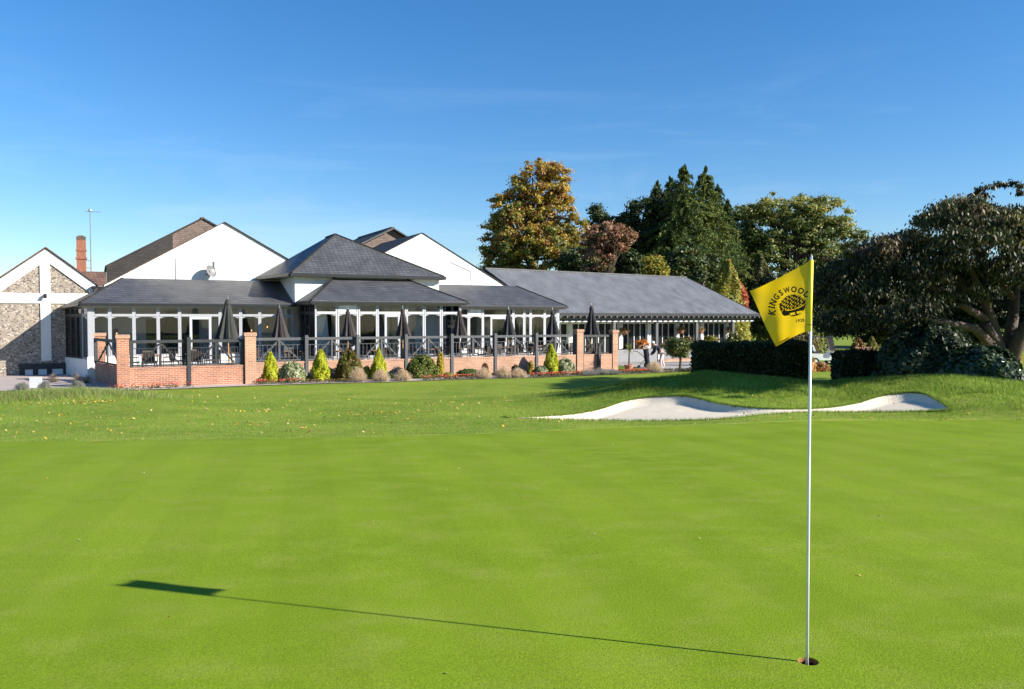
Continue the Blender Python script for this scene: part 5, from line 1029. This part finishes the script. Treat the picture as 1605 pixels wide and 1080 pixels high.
# skin figures
def skinned(name,verts,edges,radii,m,parent,sub_=1,rootv=0):
    me=bpy.data.meshes.new(name);bm=bmesh.new();ly=bm.verts.layers.skin.verify();vs=[bm.verts.new(Vector(v)-ORI[root(parent).name]) for v in verts]
    for i,v in enumerate(vs): r_=radii[i];v[ly].radius=(r_,r_) if not hasattr(r_,'__len__') else r_;v[ly].use_root=(i==rootv)
    for a,b_ in edges: bm.edges.new((vs[a],vs[b_]))
    bm.to_mesh(me);bm.free();ob=bpy.data.objects.new(name,me);COL.objects.link(ob);ob.parent=parent
    ob.modifiers.new('Skin','SKIN').use_smooth_shade=True;s_=ob.modifiers.new('Subsurf','SUBSURF');s_.levels=sub_;s_.render_levels=sub_
    bpy.context.view_layer.update();dg=bpy.context.evaluated_depsgraph_get();nm=bpy.data.meshes.new_from_object(ob.evaluated_get(dg));ob.modifiers.clear();ob.data=nm;nm.materials.clear();nm.materials.append(m);return ob
def golfer():
    Z=47.5;g=Vector(gpt(1033,Z));g.z=max(g.z,-1.15);o=thing('person','golfer in dark top, pale trousers and white cap bending over a golf bag','person',g)
    X=lambda x,y,z:(g.x+x,g.y+y,g.z+z)
    V=[X(.16,0,.92),X(.04,0,1.10),X(-.12,0,1.24),X(-.22,-.02,1.30),X(-.30,-.03,1.37),X(-.36,-.04,1.44),   #0 pelvis 1 waist 2 chest 3 shoulders 4 neck 5 head
       X(.20,-.12,.86),X(.06,-.14,.47),X(.14,-.14,.06),X(-.02,-.16,.03),  #6-9 near leg
       X(.22,.12,.86),X(.22,.14,.46),X(.34,.14,.07),X(.18,.15,.03),  #10-13
       X(-.20,-.20,1.25),X(-.26,-.24,.98),X(-.42,-.20,.80),X(-.50,-.18,.74), #14-17 arm near
       X(-.20,.19,1.25),X(-.28,.22,.99),X(-.44,.16,.82),X(-.52,.13,.77)]
    E=[(0,1),(1,2),(2,3),(3,4),(4,5),(0,6),(6,7),(7,8),(8,9),(0,10),(10,11),(11,12),(12,13),(3,14),(14,15),(15,16),(16,17),(3,18),(18,19),(19,20),(20,21)]
    Rr=[.13,.12,.14,.11,.055,.10,.10,.065,.045,.04,.10,.065,.045,.04,.06,.045,.035,.03,.06,.045,.035,.03]
    skinned('body',V,E,Rr,M['skin'],o)
    skinned('jacket',[V[i] for i in(0,1,2,3,14,15,16,18,19,20)],[(0,1),(1,2),(2,3),(3,4),(4,5),(5,6),(3,7),(7,8),(8,9)],[.15,.145,.165,.13,.08,.062,.05,.08,.062,.05],M['navy'],o)
    skinned('trousers',[V[i] for i in(0,6,7,8,10,11,12)],[(0,1),(1,2),(2,3),(0,4),(4,5),(5,6)],[.145,.115,.08,.062,.115,.08,.062],M['pink'],o)
    b=MB();h=Vector(V[5])
    b.lathe(tuple(h),[(.112,.02),(.115,.06),(.09,.12),(.02,.145)],14);b.slab([h+Vector(v) for v in[(-.09,-.07,.03),(-.20,-.05,.0),(-.20,.05,.0),(-.09,.07,.03)]],.012);b.build('cap',M['whitec'],o,smooth=False)
    for i in(9,13):
        p=Vector(V[i]);b=MB();b.box(p.x-.12,p.x+.16,p.y-.05,p.y+.05,g.z,g.z+.09);b.build('shoe',M['whitec'],o)
    # trolley and bag
    t=g+Vector((-.72,-.05,0));o=thing('golf_trolley','black golf trolley carrying a dark golf bag beside the bending golfer','golf trolley',t)
    b=MB();b.tube([t+Vector((.08,0,.22)),t+Vector((.02,0,.5)),t+Vector((-.04,0,1.02)),t+Vector((-.05,0,1.12))],[.13,.15,.155,.17],12);b.build('bag',M['navy'],o)
    b=MB()
    for k in range(7): a=k*.9;b.tube([t+Vector((-.05+.07*math.cos(a),.07*math.sin(a),1.0)),t+Vector((-.09+.10*math.cos(a),.10*math.sin(a),1.28+.05*math.sin(k*2)))],[.008,.008],5);b.lathe(tuple(t+Vector((-.09+.10*math.cos(a),.10*math.sin(a),1.27+.05*math.sin(k*2)))),[(.01,0),(.035,.03),(.03,.06),(.01,.08)],8)
    b.build('clubs',M['steel'],o)
    b=MB();b.tube([t+Vector((.25,0,.12)),t+Vector((-.25,0,.75)),t+Vector((-.55,0,.98)),t+Vector((-.78,0,1.0))],.02,6);b.tube([t+Vector((.05,-.34,.16)),t+Vector((.05,.34,.16))],.018,6);b.tube([t+Vector((-.1,0,.5)),t+Vector((-.45,0,.12))],.018,6);b.build('frame',M['metal'],o)
    for dx,dy,r_ in((.05,-.36,.16),(.05,.36,.16),(-.45,0,.09)): b=MB();b.tube([t+Vector((dx,dy-.03,r_)),t+Vector((dx,dy+.03,r_))],r_,16);b.build('wheel',M['rubber'],o)
golfer()
def buggy():
    Z=52;g=Vector(gpt(1290,Z));o=thing('golf_buggy','small white and black golf buggy with a clear windscreen parked beyond the hedges','golf buggy',g,WF,None,0)
    X=lambda x,y,z:g+Vector((x,y,z))
    b=MB();b.slab([X(-1.0,-.55,.32),X(.95,-.55,.32),X(1.05,-.55,.5),X(.9,-.55,.78),X(.45,-.55,.85),X(.2,-.55,.45),X(-.15,-.55,.45),X(-.2,-.55,.72),X(-1.0,-.55,.75)],1.1,(0,1,0));b.build('body',M['whitep'],o)
    for x in(-.65,.62):
        for y in(-.56,.5):
            b=MB();b.tube([X(x,y,.24),X(x,y+.16,.24)],.24,18);w_=b.build('tyre',M['rubber'],o);b=MB();b.tube([X(x,y-.01,.24),X(x,y+.17,.24)],.13,14);b.build('rim',M['whitep'],w_)
    b=MB();b.box(g.x-.75,g.x-.25,g.y-.48,g.y+.48,g.z+.76,g.z+.88);b.build('seat',M['black'],o)
    b=MB();b.slab([X(-.72,-.46,.88),X(-.6,-.46,.88),X(-.74,-.46,1.28),X(-.86,-.46,1.28)],.92,(0,1,0));b.build('seat_back',M['whitep'],o)
    b=MB();b.slab([X(.62,-.5,.86),X(.64,-.5,.86),X(.40,-.5,1.72),X(.38,-.5,1.72)],1.0,(0,1,0));b.build('windscreen',M['glass'],o)
    b=MB()
    for y in(-.52,.52): b.tube([X(.63,y,.85),X(.38,y,1.76)],.018,6);b.tube([X(-.9,y,.75),X(-.85,y,1.76)],.018,6)
    b.build('roof_posts',M['metal'],o);b=MB();b.box(g.x-.95,g.x+.5,g.y-.56,g.y+.56,g.z+1.76,g.z+1.81);b.build('roof',M['black'],o)
    b=MB();b.tube([X(.4,-.2,.85),X(.2,-.2,1.05)],.02,6);b.tube([X(.2+.13*math.sin(a)*.5,-.2+.16*math.cos(a),1.05+.13*math.sin(a)) for a in np.linspace(0,6.2,10)],.014,5);b.build('steering_wheel',M['metal'],o)
buggy()
pot('orange glazed pot of yellow flowers behind the flagstick',1270,43,.22,.55,'flower_pot','flower pot')
g=gpt(1270,43);bush('flower_plant','yellow and orange flowers growing by the orange pot',1268,557,580,24,43.4,1500,[(.55,.35,.03),(.15,.18,.04),(.5,.2,.05)],.05,cat='plant')
bush('red_bedding_plant','red and orange bedding plant below the golf buggy',1284,568,580,34,44,1500,[(.4,.1,.04),(.5,.2,.05),(.12,.14,.04)],.05,cat='plant')
bush('orange_bush','rounded orange bush beyond the right hedge',1346,533,556,26,62,2500,[(.34,.17,.04),(.26,.14,.04),(.15,.12,.04)],.08)
cone_plant('yellow_bush','upright yellow green bush beyond the right hedge',1367,528,0,20,62,2500,[(.28,.24,.04),(.18,.18,.04)],.09,None,'bush')
bush('shrub','olive shrub to the right of the last verandah column',1245,505,560,70,62,5000,[(.10,.11,.03),(.16,.14,.04),(.20,.10,.05)],.11)
bush('shrub','yellow green shrub beside the sleeve of the flag',1276,500,560,36,66,4000,[(.22,.24,.04),(.14,.16,.03)],.11)
bush('shrub','dark green shrub above the clipped hedge left end',1150,520,560,36,50,3000,[(.12,.14,.03),(.20,.20,.04),(.08,.10,.03)],.08)
o=thing('distant_parasol','tall closed white parasol far beyond the laurel','parasol',gpt(1433,66));g=gpt(1433,66);zt=at(1433,508,66).z
b=MB();b.tube([(g[0],g[1],g[2]),(g[0],g[1],zt)],.04,8);b.build('pole',M['steel'],o);b=MB();b.lathe((g[0],g[1],zt-1.25),[(.16,0),(.26,.05),(.22,.5),(.10,1.1),(.02,1.25)],14,.25);b.build('canopy',M['whitec'],o)
o=thing('garden_bench','small pale wooden bench beyond the right hedge','bench',gpt(1356,60));g=gpt(1356,60)
b=MB();b.box(g[0]-.6,g[0]+.6,g[1]-.2,g[1]+.2,g[2]+.42,g[2]+.47);b.build('seat',M['signw'],o);b=MB();b.box(g[0]-.6,g[0]+.6,g[1]+.21,g[1]+.25,g[2]+.5,g[2]+.95);b.build('backrest',M['terracotta'],o)
for x in(-.52,.52): b=MB();b.box(g[0]+x-.03,g[0]+x+.03,g[1]-.18,g[1]+.2,g[2]-.05,g[2]+.42);b.build('leg',M['wood'],o)
ribbon('distant_road','pale lane crossing the grass beyond the golf buggy',[(20,92),(45,90),(80,88)],[(20,98),(45,96),(80,94)],.05,M['slabs'])
# ================================================================ FLAGSTICK AND FLAG
HZ=gz(HX,HYc)+.012
T0=Vector((1.5525,4.248,2.118));PB=Vector((1.556,4.249,HZ-.10))
st=thing('flagstick','slim white flagstick standing in the golf hole','flagstick',(PB.x,PB.y,HZ))
b=MB();b.tube([PB,Vector((1.553,4.248,1.0)),T0+Vector((0,0,.005))],[.0085,.0078,.0068],14);b.build('pole',M['whitep'],st,smooth=True)
b=MB();b.lathe(tuple(T0+Vector((0,0,.004))),[(.0075,0),(.0075,.012),(.004,.020),(.002,.024)],10);b.build('tip',M['steel'],st)
def plasticmat(name,c,tr=.35):
    m=bpy.data.materials.new(name);m.use_nodes=True;t=m.node_tree;b_=t.nodes['Principled BSDF'];b_.inputs['Base Color'].default_value=(*c,1);b_.inputs['Roughness'].default_value=.55;b_.inputs['Sheen Weight'].default_value=.2
    n=N(t,'ShaderNodeTexNoise');n.inputs['Scale'].default_value=9;n.inputs['Detail'].default_value=3;tcn=N(t,'ShaderNodeTexCoord');t.links.new(tcn.outputs['Object'],n.inputs['Vector']);bp=N(t,'ShaderNodeBump');bp.inputs['Strength'].default_value=.25;bp.inputs['Distance'].default_value=.02;t.links.new(n.outputs[0],bp.inputs['Height']);t.links.new(bp.outputs[0],b_.inputs['Normal'])
    tl=N(t,'ShaderNodeBsdfTranslucent');tl.inputs[0].default_value=(*c,1);mx=N(t,'ShaderNodeMixShader');mx.inputs[0].default_value=tr;t.links.new(b_.outputs[0],mx.inputs[1]);t.links.new(tl.outputs[0],mx.inputs[2]);t.links.new(mx.outputs[0],t.nodes['Material Output'].inputs[0]);return m
YEL=plasticmat('yellow_nylon',(.80,.52,.008));INK=mat('dark_brown_print',(.03,.016,.004),None,20,.8)
F00=Vector((1.5495,4.248,2.118));F10=Vector((1.284,4.443,1.966));F01=Vector((1.5435,4.248,1.752));F11=Vector((1.441,4.436,1.664))
fn=(F10-F00).cross(F01-F00).normalized()
if fn.y>0: fn=-fn
def fl(a,b_):
    P=(F00.lerp(F10,a)).lerp(F01.lerp(F11,a),b_)
    return P+fn*(.017*math.sin(a*5.6+b_*1.9)*a*1.2+.009*math.sin(a*12-b_*6)*a+.004*math.sin(a*4+b_*14)*(1-a)*a*4)+Vector((0,0,-.012*math.sin(math.pi*a)*(1-b_)+.010*math.sin(math.pi*a)*b_))
flg=thing('flag','yellow golf flag with a dark oak tree emblem drooping from the flagstick','flag',tuple(F00))
n=40;b=MB();b.add([fl(i/n,j/n) for j in range(n+1) for i in range(n+1)],[(j*(n+1)+i,j*(n+1)+i+1,(j+1)*(n+1)+i+1,(j+1)*(n+1)+i) for j in range(n) for i in range(n)]);b.build('cloth',YEL,flg,smooth=True)
b=MB();b.tube([T0+Vector((0,0,0)),Vector((1.549,4.248,1.93)),Vector((1.5455,4.248,1.75))],[.0115,.012,.0125],14);sl_=b.build('sleeve',plasticmat('yellow_sleeve',(.85,.66,.02),.1),flg,smooth=True)
b=MB();b.tube([Vector((1.5462,4.248,1.785)),Vector((1.546,4.248,1.782))],.0131,14);b.build('stitch_line',INK,sl_)
# turned up lower corner
c1=fl(1,1);c2=fl(.62,1);c3=fl(.88,.90)
b=MB();off_=fn*.006;pp=[c1+off_,c2+off_,c2+Vector((.004,.0,.012))+off_*1.5,c1+Vector((.0,0,.014))+off_*2.0];b.slab(pp,.0006,tuple(fn));b.build('folded_corner',YEL,flg)
# emblem, laid out on the cloth (u to the right, v down, centimetre scale), mapped to flag coordinates
def emb(x,y):
    a=-.0127402*x+.0021073*y+.3966555-6.97e-05*x*y-3.21e-05*x*x+1.23e-05*y*y
    b_=.0048284*x+.0092008*y+.5300917+1.7e-06*x*y+9e-07*x*x
    return fl(a,b_)+fn*.0009
def textmesh(ch):
    cu=bpy.data.curves.new('t','FONT');cu.body=ch;cu.size=1;cu.resolution_u=2;cu.offset=.035;ob=bpy.data.objects.new('t',cu);COL.objects.link(ob);bpy.context.view_layer.update()
    me=bpy.data.meshes.new_from_object(ob.evaluated_get(bpy.context.evaluated_depsgraph_get()));V=[v.co.copy() for v in me.vertices];F=[tuple(p.vertices) for p in me.polygons];bpy.data.objects.remove(ob);bpy.data.curves.remove(cu);bpy.data.meshes.remove(me);return V,F
def put_text(bm_,ch,x,y,ang,size,sx=1.0):
    V,F=textmesh(ch);xs_=[v.x for v in V];ys_=[v.y for v in V];cx=(min(xs_)+max(xs_))/2;h=max(ys_)
    out=[]
    for v in V:
        p=(v.x-cx)*size*sx;q=-(v.y-h/2)*size;out.append(emb(x+p*math.cos(ang)-q*math.sin(ang),y+p*math.sin(ang)+q*math.cos(ang)))
    bm_.add(out,F)
    # small serifs
LET=[('K',-30.5,8.6,-82),('I',-31.0,0.8,-80),('N',-29.0,-7.2,-66),('G',-24.3,-16.6,-50),('S',-16.9,-23.6,-36),('W',-6.6,-28.0,-16),('O',5.2,-29.2,0),('O',16.2,-26.4,20),('D',25.2,-20.3,44)]
b=MB()
for ch,x,y,an in LET:
    put_text(b,ch,x,y,R(an),13.4 if ch!='W' else 12.6,.86 if ch in'OGD' else .8 if ch=='W' else .95)
    if ch in'KIN':   # slab serifs
        for e in(-4.2,4.2):
            for k in ((-1,1) if ch!='I' else (0,)):
                cx_,cy_=k*2.6,e;cc_,ss_=math.cos(R(an)),math.sin(R(an))
                q=[(cx_-1.7,cy_-.35),(cx_+1.7,cy_-.35),(cx_+1.7,cy_+.35),(cx_-1.7,cy_+.35)]
                b.add([emb(x+p*cc_-r_*ss_,y+p*ss_+r_*cc_)+fn*.0002 for p,r_ in q],[(0,1,2,3)])
b.build('club_name',INK,flg)
b=MB()
for i,ch in enumerate('1928'): put_text(b,ch,8.4+i*3.9,22.8-i*.85,R(-12),7.0,.95)
b.build('year',INK,flg)
def mask(x,y):
    c_,s_=math.cos(R(-14)),math.sin(R(-14));u=(x-2.0)*c_+(y+1.5)*s_;v=-(x-2.0)*s_+(y+1.5)*c_
    can=(u/21.5)**2+((v+1)/17.5)**2<1.0+.06*math.sin(u*.9)+.05*math.sin(v*1.3) and v<9.5
    if can:
        # pale leaf clusters in rows
        r_=v/5.2+.35*math.sin(u*.33);k=math.sin(u*.95+math.floor(r_)*1.9)*math.cos(v*1.15+u*.2)+.45*math.sin(u*2.3+v*1.7)
        if k>.42 and abs(u)<18.5 and v<4: return False
        if 5.0<v+.012*u*u<6.3 and u>-12: return False
        return True
    if v>=9.5 and v<17.5 and -16<u<18:
        if abs(u+3)<4.2 and abs(v-12.2)<2.0: return False
        if abs(u-9)<5 and abs(v-12)<1.9: return False
        if abs(u-16.5)<1.8 and abs(v-12)<1.6: return False
        return (u/19)**2+((v-6)/10.5)**2<1 and not(u<-8 and v>13)
    if u<-9 and 3<v<13 and ((u+13)/7.5)**2+((v-7)/6.5)**2<1: return True
    return False
b=MB();st_=.55
yy=-24
while yy<22:
    x=-24;run=None
    while x<=27:
        m_=mask(x,yy)
        if m_ and run is None: run=x
        if (not m_ or x>=26.9 or (run is not None and x-run>3)) and run is not None:
            e=x if not m_ else x+st_
            b.add([emb(run,yy),emb(e,yy),emb(e,yy+st_*1.02),emb(run,yy+st_*1.02)],[(0,1,2,3)]);run=None
        x+=st_
    yy+=st_
b.build('oak_emblem',INK,flg)
